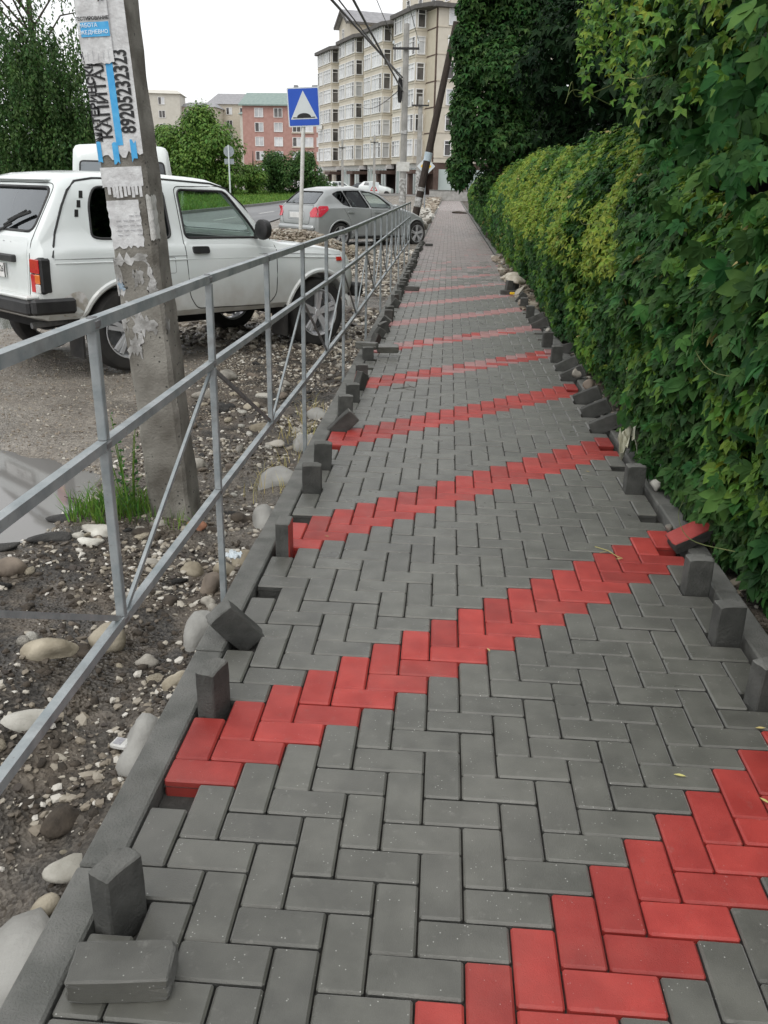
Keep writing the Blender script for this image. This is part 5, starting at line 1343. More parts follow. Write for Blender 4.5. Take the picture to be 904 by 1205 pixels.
plain_block(-72.5, 232, 10, 10, 22.2, m_cream, m_cream, 'pale cream block beside the poster pole above the trees', 1.2, R(8))
plain_block(-63.5, 236, 9, 10, 19.6, m_band, m_roofgrey, 'low beige block with a grey roof right of the cream one', 1.4)
plain_block(-57.5, 246, 11, 12, 21.0, m_band, m_roofgrey, 'beige block with a grey hipped roof above the tree crown', 3.0)
plain_block(-50.5, 240, 6, 10, 18.4, m_cream, m_greenroof, 'narrow pale block with a green roof beside the red brick block', 1.5)
# low wall and steps where the pavement ends
rw = empty('retaining_wall', (0, 93, 0), label='low grey retaining wall closing the far end of the pavement', cat='wall')
MB().box((1.2, .3, .45), (5.2, .5, 1.0), bev=.03).build('wall', m_conc2, rw)
MB().box((1.2, .3, .98), (5.3, .6, .07), bev=.01).build('coping', m_kerb, rw)
# ================================================================== FOLIAGE
def leaf_template(kind, fine=False):
    """flat leaf in x (width), y (length, +y tip), z (fold); returns V, F(tri)"""
    def leaflet(L, W, ang, fold=.12, droop=.1):
        P = np.array([(0, 0, 0), (-W / 2, .36 * L, fold * L), (W / 2, .36 * L, fold * L), (-W * .40, .66 * L, fold * L * .6), (W * .40, .66 * L, fold * L * .6), (0, .5 * L, 0), (0, L, -droop * L)]) if fine else np.array([(0, 0, 0), (-W / 2, .42 * L, fold * L), (W / 2, .42 * L, fold * L), (0, .5 * L, 0), (0, L, -droop * L)])
        c, s = math.cos(ang), math.sin(ang)
        P = P @ np.array([[c, s, 0], [-s, c, 0], [0, 0, 1]])
        return P, np.array([(0, 5, 1), (0, 2, 5), (1, 5, 3), (5, 2, 4), (3, 5, 6), (5, 4, 6)]) if fine else np.array([(0, 3, 1), (0, 2, 3), (1, 3, 4), (3, 2, 4)])
    if kind == 'palm5':
        spec = ((1.0, .54, 0), (.9, .50, R(46)), (.9, .50, R(-46)), (.62, .36, R(96)), (.62, .36, R(-96)))
    elif kind == 'palm3':
        spec = ((1.0, .5, 0), (.85, .42, R(65)), (.85, .42, R(-65)))
    else:
        P = np.array([(0, 0, 0), (-.26, .45, .08), (.26, .45, .08), (0, 1, -.06)]); return P, np.array([(0, 2, 1), (1, 2, 3)])
    Vs, Fs, b = [], [], 0
    for L, W, a in spec:
        P, F = leaflet(L, W, a); Vs.append(P); Fs.append(F + b); b += len(P)
    return np.concatenate(Vs), np.concatenate(Fs)

def scatter(P, Nrm, Tip, size, tmpl):
    """places leaves: P (n,3) foot, Nrm upper-face normal, Tip direction of the tip"""
    TV, TF = tmpl; n = len(P)
    Nn_ = Nrm / np.linalg.norm(Nrm, axis=1, keepdims=True)
    t = Tip - (Tip * Nn_).sum(1, keepdims=True) * Nn_; t /= np.linalg.norm(t, axis=1, keepdims=True) + 1e-9
    x = np.cross(t, Nn_)
    V = P[:, None] + size[:, None, None] * (TV[None, :, 0:1] * x[:, None] + TV[None, :, 1:2] * t[:, None] + TV[None, :, 2:3] * Nn_[:, None])
    F = TF[None] + (np.arange(n) * len(TV))[:, None, None]
    return V.reshape(-1, 3), F.reshape(-1, 3)
def leaves_mesh(name, groups, mats, parent, tmpl, kind='stuff', smooth=False):
    """groups: list of (P, N, T, size, material index)"""
    Vs, Fs, Ms, b = [], [], [], 0
    for P, N_, T_, S_, mi in groups:
        if len(P) == 0: continue
        V, F = scatter(P, N_, T_, S_, tmpl); Vs.append(V); Fs.append(F + b); b += len(V)
        Ms.append(np.repeat(np.asarray(mi, np.int32) * np.ones(len(P), np.int32), len(tmpl[1])))
    o = obj(name, np_mesh(name, np.concatenate(Vs), np.concatenate(Fs), mats, smooth, np.concatenate(Ms)), parent)
    if kind: o['kind'] = kind
    return o
def rnd3(n, s=1.0): return rng.normal(0, s, (n, 3))

# ------------------------------------------------------------------ creeper hedge on the garden fence
def hedge_x(Y, z):
    base = 1.97 - .17 * np.clip(z / .9, 0, 1) ** .8
    far = np.clip((Y - 9) / 20, 0, 1)
    base = base + .06 * far
    return base + .15 * noise2(Y * 1.0, z * 1.3, 31, .9, 3) + .07 * noise2(Y, z, 33, 3.2, 2)
def hedge_top(Y): return 1.98 + .10 * noise2(Y, Y * 0, 41, .35, 3) - .10 * np.clip((Y - 25) / 15, 0, 1)
creeper = empty('creeper_hedge', (2.2, 10, 0), label='long hedge of green and yellowish creeper hanging over the fence beside the pavement', cat='hedge')
cinv = np.array(creeper.location)
T5, T3, T1 = leaf_template('palm5', True), leaf_template('palm3'), leaf_template('single')
LM = [m_leaf, m_leaf_mid, m_leaf_young, m_leaf_deep, m_dry]
def hedge_leaves(n, y0, y1, smin, smax, tmpl, name, zmax=None, ybias=None):
    Y = rng.uniform(y0, y1, n)
    top = hedge_top(Y)
    ontop = rng.random(n) < .26
    z = np.where(ontop, top + rng.normal(0, .05, n), .03 + (top - .03) * rng.random(n) ** .9)
    if zmax is not None: z = z * 0 + (.03 + (zmax - .03) * rng.random(n)); ontop[:] = False
    depth = rng.random(n) ** 1.7 * .22
    x = hedge_x(Y, z) + depth
    topround = np.clip((z - 1.05) / (top - 1.05), 0, 1)
    x = x + .50 * topround ** 1.8
    x = np.where(ontop, 2.25 + rng.random(n) * 1.2, x)
    P = np.c_[x, Y, z]
    N_ = np.c_[-.75 * np.ones(n), -.15 * np.ones(n), .55 + .9 * np.where(ontop, 1.5, topround)] + rnd3(n, .38)
    T_ = np.c_[-.35 * np.ones(n), rng.normal(0, .55, n), -.9 + 0 * x] + rnd3(n, .25)
    S_ = rng.uniform(smin, smax, n)
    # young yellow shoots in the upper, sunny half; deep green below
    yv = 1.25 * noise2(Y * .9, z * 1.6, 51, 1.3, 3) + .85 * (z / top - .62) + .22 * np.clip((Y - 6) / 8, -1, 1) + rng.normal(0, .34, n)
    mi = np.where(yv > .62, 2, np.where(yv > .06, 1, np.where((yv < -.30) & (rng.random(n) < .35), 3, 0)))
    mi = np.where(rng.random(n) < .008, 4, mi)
    S_ = np.where(mi == 2, S_ * .62, S_)
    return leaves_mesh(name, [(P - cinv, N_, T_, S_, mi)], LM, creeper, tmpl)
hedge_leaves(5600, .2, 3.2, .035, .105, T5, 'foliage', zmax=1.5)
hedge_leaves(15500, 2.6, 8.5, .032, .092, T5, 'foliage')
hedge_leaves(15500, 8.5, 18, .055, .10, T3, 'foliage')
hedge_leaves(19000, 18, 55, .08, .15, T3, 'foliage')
# yellow shoot tips with narrow leaflets
n = 5200; Y = 4 + 16 * rng.random(n) ** 1.2; top = hedge_top(Y); z = top * (.45 + .58 * rng.random(n)); kk = noise2(Y * .9, z * 1.6, 51, 1.3, 3) > .04
Y, z, top = Y[kk], z[kk], top[kk]; n = len(Y)
x = hedge_x(Y, z) - .02 - .05 * rng.random(n) + .50 * np.clip((z - 1.05) / (top - 1.05), 0, 1) ** 1.8
leaves_mesh('young_shoots', [(np.c_[x, Y, z] - cinv, np.c_[-.7 * np.ones(n), -.2 * np.ones(n), .7 * np.ones(n)] + rnd3(n, .4), np.c_[-.3 * np.ones(n), rng.normal(0, .8, n), -.2 * np.ones(n)] + rnd3(n, .4), rng.uniform(.035, .07, n), 2)], LM, creeper, T3)
# the large leaves nearest the camera, each a part
TV5, TF5 = T5
def big_leaf_data(mat, seed):
    r_ = np.random.default_rng(seed); V, F = [], []
    b = 0
    for L_, W_, a in ((1.0, .56, 0), (.92, .52, R(44)), (.92, .50, R(-44)), (.66, .40, R(92)), (.66, .40, R(-92))):
        W_ *= r_.uniform(.9, 1.1); a += r_.normal(0, .08); c, s = math.cos(a), math.sin(a); fold, dr = r_.uniform(.08, .2), r_.uniform(.1, .3)
        rowsL = ((0, 0), (.18, .55), (.42, 1.0), (.68, .8), (.86, .42), (1.0, 0))
        pts = []
        for (l, w) in rowsL:
            y = l * L_; zc = -dr * L_ * l * l; hwid = w * W_ / 2
            jag = 1 + .10 * (1 if int(l * 10) % 2 else -1)
            pts.append([(-hwid * jag, y - .02 * w, zc + fold * hwid * 2), (0, y, zc), (hwid * jag, y - .02 * w, zc + fold * hwid * 2)])
        for tri in pts:
            for (px, py, pz) in tri: V.append((px * c + py * -s, px * s + py * c, pz))
        for i in range(len(pts) - 1):
            q = b + i * 3
            for j in (0, 1): F.append((q + j, q + j + 1, q + j + 4, q + j + 3))
        b += len(pts) * 3
    me = mesh_data('leaf', V, F, mat); bm = bmesh.new(); bm.from_mesh(me); bmesh.ops.remove_doubles(bm, verts=bm.verts, dist=1e-4)
    bmesh.ops.recalc_face_normals(bm, faces=bm.faces); bm.to_mesh(me); bm.free(); me.polygons.foreach_set('use_smooth', [True] * len(me.polygons)); return me
m_leaf_big = LEAF('large_creeper_leaf', (.022, .078, .020), (.045, .125, .032), isl=.3, rough=.6, spec=.12)
m_leaf_big2 = LEAF('large_creeper_leaf_light', (.042, .13, .028), (.075, .18, .042), isl=.3, rough=.6, spec=.12)
BIG = [big_leaf_data(m_leaf_big, i) for i in range(5)] + [big_leaf_data(m_leaf_big2, 9 + i) for i in range(2)]
def big_leaves(n, fn, parent, smin, smax, nrm):
    for i in range(n):
        P, dl = fn()
        s = smin + (smax - smin) * rnd.random() ** 1.3; N_ = (Vector(nrm) + Vector((rnd.gauss(0, .5), rnd.gauss(0, .6), rnd.gauss(0, .5)))).normalized()
        t = Vector((-.25 + rnd.gauss(0, .3), rnd.gauss(0, .7), -.9 + rnd.gauss(0, .35))); t = (t - N_ * t.dot(N_)).normalized(); x = t.cross(N_)
        m_ = Matrix((x, t, N_)).transposed().to_4x4() @ Matrix.Diagonal((s, s, s, 1)); m_.translation = Vector(P) - parent.location
        o = obj('leaf', rnd.choice(BIG), parent); o.matrix_basis = m_
def near_face():
    Y = .25 + 2.9 * rnd.random(); z = .05 + 1.75 * rnd.random() ** .9
    return (float(hedge_x(np.array([Y]), np.array([z]))[0]) + .06 - .12 * rnd.random(), Y, z), 0
big_leaves(290, near_face, creeper, .05, .12, (-.8, -.35, .5))
# unseen dark fence panels, added inside the hedge to stop light leaks
fence = empty('light_block_fence', (2.38, 0, 0), label='dark sheet fence added under the creeper to stop light showing through', cat='fence')
for i in range(24):
    MB().box((0, -.4 + 2.4 * i, .93), (.03, 2.38, 1.66)).build('sheet_panel', m_dark, fence)
    MB().box((.05, -1.6 + 2.4 * i, .9), (.06, .06, 1.9)).build('post', m_galv_dark, fence)
# trailing stems
def stem(pts, r, parent, name='vine_stem', mat=None):
    P = [Vector(p) for p in pts]; Q = []
    for i in range(len(P) - 1):
        for k in range(6):
            t = k / 6; p0 = P[max(0, i - 1)]; p1, p2 = P[i], P[i + 1]; p3 = P[min(len(P) - 1, i + 2)]
            Q.append(.5 * ((2 * p1) + (p2 - p0) * t + (2 * p0 - 5 * p1 + 4 * p2 - p3) * t * t + (3 * p1 - p0 - 3 * p2 + p3) * t ** 3))
    Q.append(P[-1])
    n_ = len(Q); return MB().tube([q - parent.location for q in Q], [r * (1 - .6 * i / n_) for i in range(n_)], 6).build(name, mat or m_vine, parent, True)
for pts in (([(1.86, .95, .95), (1.74, 1.35, .86), (1.76, 1.8, .90), (1.84, 2.1, .98)]), ([(1.83, 1.1, .24), (1.74, 1.35, .18), (1.78, 1.7, .15), (1.86, 1.9, .18)]), ([(1.86, 4.5, 1.3), (1.72, 5.0, 1.25), (1.78, 5.6, 1.35)])):
    stem(pts, .0022, creeper)

# ------------------------------------------------------------------ overhanging creeper canopy near the camera
canopy = empty('creeper_canopy', (2.6, 4.5, 2.0), label='creeper hanging down in big leaves over the near end of the hedge', cat='climbing plant')
cin2 = np.array(canopy.location)
def blob(n, c, r, shell=.55):
    d = rnd3(n); d /= np.linalg.norm(d, axis=1, keepdims=True)
    k = (shell + (1 - shell) * rng.random(n)) ** 1.0
    return np.array(c) + d * np.array(r) * k[:, None], d
def blob_leaves(name, parent, blobs, mats, tmpl, smin, smax, mi_fn, down=1.0, cin=(0, 0, 0)):
    G = []
    for n, c, r in blobs:
        P, d = blob(n, c, r)
        N_ = d * .8 + np.array((0, 0, .6)) + rnd3(n, .35); T_ = np.c_[d[:, 0] * .4, d[:, 1] * .4, -down * np.ones(n)] + rnd3(n, .3)
        G.append((P - np.array(cin), N_, T_, rng.uniform(smin, smax, n), mi_fn(P, d)))
    return leaves_mesh(name, G, mats, parent, tmpl)
def mi_can(P, d):
    n = len(P); q = rng.random(n) + .35 * noise2(P[:, 1] * 2, P[:, 2] * 2, 61, 1, 2)
    return np.where(q < .52, 3, np.where(q < .90, 0, np.where(q < .97, 1, 2)))
blob_leaves('foliage', canopy, [(1500, (2.5, 2.1, 2.15), (.55, 1.0, .75)), (1500, (2.3, 3.4, 2.35), (.45, 1.1, .62)), (1100, (2.2, 4.6, 2.75), (.42, .9, .5)), (800, (2.4, 5.6, 3.2), (.55, 1.0, .45)), (1300, (2.9, 4.2, 3.1), (.7, 1.6, .7)), (900, (3.0, 2.4, 3.0), (.6, 1.3, .7)), (700, (2.1, 3.9, 2.05), (.28, .7, .32))], LM, T5, .06, .11, mi_can, 1.0, cin2)
# hanging strands
strP = []
for i in range(70):
    x0, y0, z0 = rnd.uniform(1.62, 2.1), rnd.uniform(2.2, 6.8), 0
    z0 = 2.2 + .16 * (y0 - 2) + rnd.uniform(-.1, .5); ln = rnd.uniform(.25, .7); m_ = int(ln / .045)
    for k in range(m_):
        strP.append((x0 + .03 * math.sin(k * .8 + i) + rnd.gauss(0, .02), y0 + .03 * math.cos(k * .7 + i), z0 - ln * k / m_))
strP = np.array(strP); n = len(strP)
leaves_mesh('hanging_shoots', [(strP - cin2, np.c_[-.6 * np.ones(n), -.5 * np.ones(n), .4 * np.ones(n)] + rnd3(n, .5), np.c_[-.3 * np.ones(n), 0 * strP[:, 1], -1 * np.ones(n)] + rnd3(n, .35), rng.uniform(.04, .08, n), np.where(rng.random(n) < .62, 1, np.where(rng.random(n) < .4, 2, 0)))], LM, canopy, T3)
def can_face():
    Y = 1.0 + 2.6 * rnd.random(); return (1.82 + .12 * rnd.random() + .10 * max(0, Y - 2), Y, 1.55 + 1.1 * rnd.random()), 0
big_leaves(170, can_face, canopy, .08, .135, (-.75, -.55, .4))
for pts in (([(2.1, 6.2, 2.35), (1.72, 5.9, 2.2), (1.62, 5.6, 2.28), (1.58, 5.5, 2.16)]), ([(2.1, 6.6, 2.2), (1.75, 6.4, 2.3), (1.66, 6.3, 2.18)]), ([(2.1, 3.6, 2.2), (1.8, 3.8, 2.12), (1.72, 4.3, 2.2)])):
    stem(pts, .005, canopy)

# ------------------------------------------------------------------ trees
def tree(name, x, y, z, h, blobs, mats, smin, smax, label, group=None, trunk=.18, tmpl=None, mi=None, down=.5, cat='tree', limbs=5):
    t = empty(name, (x, y, z), label=label, cat=cat, group=group)
    cz = np.mean([b[1][2] for b in blobs])
    tr = MB(); tr.tube([(0, 0, -.2), (.05, 0, h * .25), (.0, .05, h * .5), (.05, 0, h * .8)], [trunk * 1.25, trunk, trunk * .7, trunk * .2], 10); trunk_o = tr.build('trunk', m_bark, t, True)
    for i, (n, c, r) in enumerate(blobs[:limbs * 2]):
        a = Vector((0, .02, min(h * .45, max(.3, c[2] - r[2] * .8)))); b = Vector(c)
        m_ = a.lerp(b, .5) + Vector((0, 0, .15 * h * .2))
        MB().tube([a, m_, b], [trunk * .5, trunk * .3, trunk * .1], 6).build('limb', m_bark, t, True)
    f = mi or (lambda P, d: (rng.random(len(P)) < .5).astype(int) if len(mats) > 1 else np.zeros(len(P), int))
    blob_leaves('crown', t, blobs, mats, tmpl or T1, smin, smax, f, down)
    return t
def rblobs(n, per, rx, ry, z0, z1, r0, r1, sq=.8, seed=0, taper=0.5):
    r_ = random.Random(seed); out = []
    for i in range(n):
        k = r_.random(); z = z0 + (z1 - z0) * k; f = 1 - taper * abs(2 * k - .8) ** 1.5
        a = r_.uniform(0, 6.28); q = r_.random() ** .5
        rr = r_.uniform(r0, r1); out.append((per, (rx * f * q * math.cos(a), ry * f * q * math.sin(a), z), (rr, rr, rr * sq)))
    return out
# ivy-clad column beyond the hedge
def mi_ivy(P, d):
    q = rng.random(len(P)); return np.where(q < .42, 0, np.where(q < .80, 1, 2))
ivy_b = [(1250, ((-.5, .5, .05)[i % 3] + (.9 if i < 2 else 0), rnd.uniform(-.5, .5), 1.5 + .62 * i), (1.12, 1.1, .85)) for i in range(13)] + [(500, (-1.15 + .1 * (i % 2), -.2, 2.0 + .85 * i), (.42, .5, .6)) for i in range(8)]
tree('ivy_tree', 2.15, 26, 0, 8, ivy_b, [m_leaf_deep, m_leaf, m_leaf_bush], .12, .22, 'tall tree trunk wrapped in hanging ivy behind the lower hedge', trunk=.25, tmpl=T3, mi=mi_ivy, down=1.0, limbs=0, group=None)
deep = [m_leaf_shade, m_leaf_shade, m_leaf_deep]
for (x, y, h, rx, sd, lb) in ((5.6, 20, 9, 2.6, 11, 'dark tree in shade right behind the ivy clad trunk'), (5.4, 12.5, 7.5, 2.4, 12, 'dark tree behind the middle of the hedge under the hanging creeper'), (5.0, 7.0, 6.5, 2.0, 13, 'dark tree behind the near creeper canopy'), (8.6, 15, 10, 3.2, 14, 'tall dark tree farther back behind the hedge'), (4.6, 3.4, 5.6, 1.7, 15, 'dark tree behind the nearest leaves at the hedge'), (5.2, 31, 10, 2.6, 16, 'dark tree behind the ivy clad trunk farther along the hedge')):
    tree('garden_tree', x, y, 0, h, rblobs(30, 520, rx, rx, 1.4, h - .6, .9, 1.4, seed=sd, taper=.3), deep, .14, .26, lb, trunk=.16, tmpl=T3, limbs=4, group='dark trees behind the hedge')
# left side trees
bm_ = [m_leaf_birch, m_leaf_birch, m_leaf_bush]
birch = empty('birch_tree', (-15.4, 34, -.1), label='big drooping birch tree filling the upper left beyond the white car', cat='tree')
MB().tube([(0, 0, -.2), (.1, 0, 3), (-.1, .1, 7), (.1, 0, 12)], [.24, .18, .10, .03], 10).build('trunk', m_bark, birch, True)
r_ = random.Random(5); PP, TT = [], []
for i in range(1500):
    a = r_.uniform(0, 6.28); q = r_.random() ** .55; z0 = r_.uniform(1.6, 12.5) if i % 3 else r_.uniform(1.6, 7.2); rad = 3.3 * q * (1 - max(0, (z0 - 8.5) / 9)) * (1 if z0 > 3 else .9)
    x0, y0 = rad * math.cos(a) - .15, rad * math.sin(a) * 1.0; ln = r_.uniform(.9, 2.4)
    if z0 > 7.0 and r_.random() < .5: continue
    sw = (r_.gauss(0, .10), r_.gauss(0, .10)); m_ = int(ln * (19 if z0 < 7.0 else 12))
    for k in range(m_):
        u_ = k / m_; PP.append((x0 + sw[0] * u_ + r_.gauss(0, .07), y0 + sw[1] * u_ + r_.gauss(0, .07), z0 - ln * u_))
PP = np.array(PP); n = len(PP)
leaves_mesh('crown', [(PP, rnd3(n) + np.array((0, -.4, .5)), np.c_[rng.normal(0, .4, n), rng.normal(0, .4, n), -np.ones(n)], rng.uniform(.10, .20, n), rng.integers(0, 3, n))], bm_, birch, T1)
for i in range(14):
    a = r_.uniform(0, 6.28); z0 = r_.uniform(3, 9); MB().tube([(0, 0, z0), (1.2 * math.cos(a), 1.2 * math.sin(a), z0 + 1.4), (2.6 * math.cos(a), 2.6 * math.sin(a), z0 + 1.6)], [.05, .03, .01], 6).build('limb', m_bark, birch, True)
tree('street_tree', -19.6, 36, -.1, 5, rblobs(24, 420, 3.2, 2.0, .4, 4.6, .8, 1.3, seed=21, taper=.2), bm_, .13, .22, 'dark leafy tree at the left edge below the drooping birch', trunk=.15)
tree('street_tree', -16.4, 39, -.1, 5, rblobs(18, 400, 1.8, 1.6, .5, 4.0, .7, 1.1, seed=22, taper=.2), bm_, .13, .22, 'dark leafy tree under the birch beside the poster pole', trunk=.15)
tb_ = [m_leaf_tree, m_leaf_tree, m_leaf_bush]
tree('street_tree', -21.7, 80, .1, 8, rblobs(54, 430, 4.3, 3.0, .8, 6.9, 1.0, 1.7, seed=31, taper=.7), tb_, .24, .42, 'bright green leafy tree between the poster pole and the red brick block', trunk=.22)
tree('street_tree', -26.5, 84, .1, 6, rblobs(28, 400, 3.4, 2.4, .8, 5.6, 1.0, 1.6, seed=32, taper=.6), tb_, .22, .40, 'lower green tree left of the bright one behind the poster pole', trunk=.2)
tree('street_tree', -17.7, 83, .1, 5, rblobs(10, 330, 1.3, 1.4, .5, 2.6, .7, 1.0, seed=33, taper=.4), tb_, .2, .34, 'low green shrub at the foot of the bright tree', trunk=.12, cat='bush')
db = [m_leaf_bush, m_leaf_bush, m_leaf]
tree('street_bush', -16.2, 86, .15, 4.2, rblobs(20, 380, 1.7, 1.4, .6, 4.0, .7, 1.15, seed=34, taper=.6), db, .2, .34, 'dark rounded bush left of the sign post on the verge', trunk=.12, cat='bush')
tree('street_bush', -13.6, 87, .15, 4.2, rblobs(18, 380, 1.5, 1.4, .5, 3.8, .7, 1.1, seed=35, taper=.6), db, .2, .34, 'dark bush just behind the speed bump sign post', trunk=.12, cat='bush')
tree('street_bush', -12.0, 88, .15, 2.8, rblobs(9, 330, .9, 1.0, .4, 2.0, .6, .8, seed=36, taper=.5), db, .2, .32, 'low bush right of the sign post against the apartment block', trunk=.1, cat='bush')
wood_P, wd = [], None
# far treeline behind the left trees
G = []
for i in range(60):
    c = (-130 + 95 * rnd.random() - 20, rnd.uniform(110, 150), rnd.uniform(0, 5)); P, d = blob(170, c, (5, 4, 3.0)); G.append((P, d + rnd3(170, .3), np.array((0, 0, -1.0)) + rnd3(170, .4), rng.uniform(.6, 1.1, 170), rng.integers(0, 3, 170)))
tag(leaves_mesh('far_trees', G, tb_, None, T1), 'far mass of trees behind the street on the left', None)
bc = rblobs(34, 380, 2.6, 2.4, 1.2, 6.6, .7, 1.25, seed=77, taper=.55)
blob_leaves('lower_crown', birch, bc, bm_, T1, .13, .24, lambda P, d: rng.integers(0, 3, len(P)), 1.0)
# grass tuft and weeds at the pole foot
tf = grass_field('grass_tuft', 520, (-1.14, -.74), (1.72, 2.1), .145, m_grass, 'stuff', w=.007, zoff=-.03, dens=lambda X, Y: ((X + .92) ** 2 / .045 + (Y - 1.95) ** 2 / .03) < 1 + .3 * np.sin(X * 40))
tag(tf, 'tuft of bright green grass at the foot of the poster pole')
t2 = grass_field('weeds', 50, (-.75, -.45), (1.80, 1.98), .10, m_grass, 'stuff', w=.005); tag(t2, 'thin weeds around the foot of the poster pole')
t3 = grass_field('dry_grass', 170, (-.36, -.12), (2.3, 4.5), .13, m_dry, 'stuff', w=.004); tag(t3, 'dry grass wisps beside the kerb behind the railing')
weed = empty('weed_plant', (-.80, 1.93, -.06), label='tall weed stalk growing against the poster pole', cat='plant')
for i in range(6):
    dx_, dy_ = rnd.uniform(-.09, .12), rnd.uniform(-.05, .0); hh = rnd.uniform(.35, .62)
    MB().tube([(dx_ * .3, dy_ * .3 - .02, 0), (dx_ * .7, dy_ - .03, hh * .5), (dx_ * 1.3, dy_ - .05, hh)], [.004, .003, .0015], 5).build('stalk', m_grass, weed, True)
    n = 26; u_ = rng.random(n); P = np.c_[dx_ * (.3 + u_), dy_ * u_ - .03 + rng.normal(0, .008, n), hh * u_]
    leaves_mesh('stalk_leaves', [(P, rnd3(n) + np.array((0, -.6, .6)), rnd3(n, .6) + np.array((0, -.2, .4)), rng.uniform(.012, .034, n), 0)], [m_leaf], weed, T1)
# ================================================================== STONES, GRAVEL, LITTER
def stone_data(seed, sx, sy, sz, mat, rough=.22, sub=3, flat=.0):
    bm = bmesh.new(); bmesh.ops.create_icosphere(bm, subdivisions=sub, radius=1.0); r_ = random.Random(seed)
    ph = [(Vector((r_.gauss(0, 1), r_.gauss(0, 1), r_.gauss(0, 1))) * 1.4, r_.uniform(0, 6.28)) for _ in range(5)]
    cuts_ = [(Vector((r_.gauss(0, 1), r_.gauss(0, 1), r_.gauss(0, 1))).normalized(), r_.uniform(.5, .8)) for _ in range(6)]
    for v in bm.verts:
        p = v.co.copy(); k = 1 + rough * sum(math.sin(p.dot(d) + f) for d, f in ph) / 3
        for nn, dd in cuts_:
            e = p.dot(nn) - dd
            if e > 0: k *= 1 - .8 * e
        v.co = Vector((p.x * sx * k, p.y * sy * k, p.z * sz * k))
    me = bpy.data.meshes.new('stone'); bm.to_mesh(me); bm.free(); me.materials.append(mat); me.polygons.foreach_set('use_smooth', [True] * len(me.polygons)); return me
CM = {'g': m_rock, 'w': m_rock_white, 't': m_rock_tan, 'b': m_rock_brown, 'r': m_rock_rust, 'd': m_asphalt_chunk}
STONES = [  # x, y, width, depth, height, colour, turn, label
    (-.63, .63, .235, .12, .12, 't', 25, 'long beige boulder lying below the near railing post'),
    (-.50, .74, .11, .11, .11, 't', 60, 'rounded tan stone tucked behind the long beige boulder'),
    (-.55, .25, .19, .085, .07, 'w', 18, 'white oval stone beside the lower rail near the left edge'),
    (-1.10, 1.22, .16, .11, .10, 'b', 5, 'round brown stone at the left edge below the puddle'),
    (-.205, -.255, .15, .10, .05, 'w', 30, 'pale wedge shaped stone against the kerb near the standing paver'),
    (-.37, 1.46, .135, .12, .10, 't', 15, 'beige stone between the pole foot and the railing post'),
    (-.155, .55, .075, .11, .06, 't', -10, 'yellowish oval stone against the kerb beside the tipped paver'),
    (-.87, 1.70, .15, .085, .06, 'w', 5, 'cream stone at the edge of the grass tuft'),
    (-.23, -.36, .10, .065, .05, 't', 40, 'small brown and cream stone beside the big footing lump'),
    (-.86, 1.58, .155, .09, .04, 'w', -8, 'flat pale stone in front of the cream one at the grass'),
    (-.165, 1.56, .125, .11, .10, 't', 20, 'tan stone against the kerb below the red faced paver'),
    (-.21, 1.45, .12, .09, .08, 't', 50, 'tan stone below another beside the kerb and railing post'),
    (-.24, 1.29, .10, .10, .09, 'b', 10, 'brownish stone just left of the grounded railing post'),
    (-.22, 1.17, .06, .06, .06, 'g', 0, 'upper of two small round grey stones behind the railing post'),
    (-.18, 1.10, .055, .05, .05, 'g', 0, 'lower of two small round grey stones behind the railing post'),
    (-.27, 1.71, .11, .07, .03, 'w', 5, 'flat white stone beyond the tan pair near the kerb'),
    (-.31, .70, .08, .055, .05, 'g', 10, 'small grey stone right of the lower rail node'),
    (-.56, 1.13, .12, .08, .045, 'g', 30, 'flat grey stone left of the thin brace'),
    (-.47, 1.90, .09, .065, .06, 'r', 10, 'rusty broken brick piece at the pole foot'),
    (-.64, 1.86, .075, .055, .05, 'g', 20, 'small pale grey stone between the grass and the pole foot'),
    (-.56, 1.44, .08, .05, .035, 'g', 0, 'small flat stone left of the beige stone by the thin brace'),
    (-1.13, 1.90, .14, .10, .05, 'd', 30, 'black broken asphalt chunk at the puddle edge'),
    (-1.07, 1.60, .20, .10, .05, 'd', 10, 'black asphalt slab left of the flat pale stone'),
    (-1.25, 1.45, .22, .08, .04, 'd', 20, 'thin black asphalt edge beside the brown stone'),
    (-.95, 1.63, .06, .05, .045, 'w', 0, 'small white stone between the asphalt slab and the cream stone'),
    (-.69, 4.15, .10, .09, .09, 't', 0, 'tan squarish stone behind the first braced panel'),
    (-.52, 3.67, .13, .09, .07, 't', 10, 'flat tan stone below the squarish one'),
    (-1.06, 5.0, .17, .12, .11, 'g', 40, 'pale pointed stone under the front of the white car'),
    (-1.13, 4.42, .17, .12, .10, 'g', 15, 'grey stone right of the poster pole under the car'),
    (-.38, 3.38, .17, .09, .06, 'g', -5, 'long grey stone behind the short railing post'),
    (-.67, 4.54, .115, .08, .06, 'w', 0, 'pale oval stone above the squarish tan one'),
    (-.70, 2.74, .16, .11, .07, 'g', 20, 'wide grey stone right of the poster pole'),
    (-.51, 2.80, .10, .07, .05, 'b', 5, 'brown stone beside the wide grey one near the pole'),
    (-.89, 3.98, .16, .12, .09, 'd', 30, 'dark stone half hidden behind the railing post'),
    (-.61, 5.0, .13, .09, .06, 'g', 10, 'grey stone near the front wheel of the white car'),
    (-1.38, 5.6, .12, .08, .06, 'g', 0, 'grey stone in the shade below the white car'),
    (-.47, 4.88, .09, .07, .05, 'w', 0, 'small pale stone before the front wheel')]
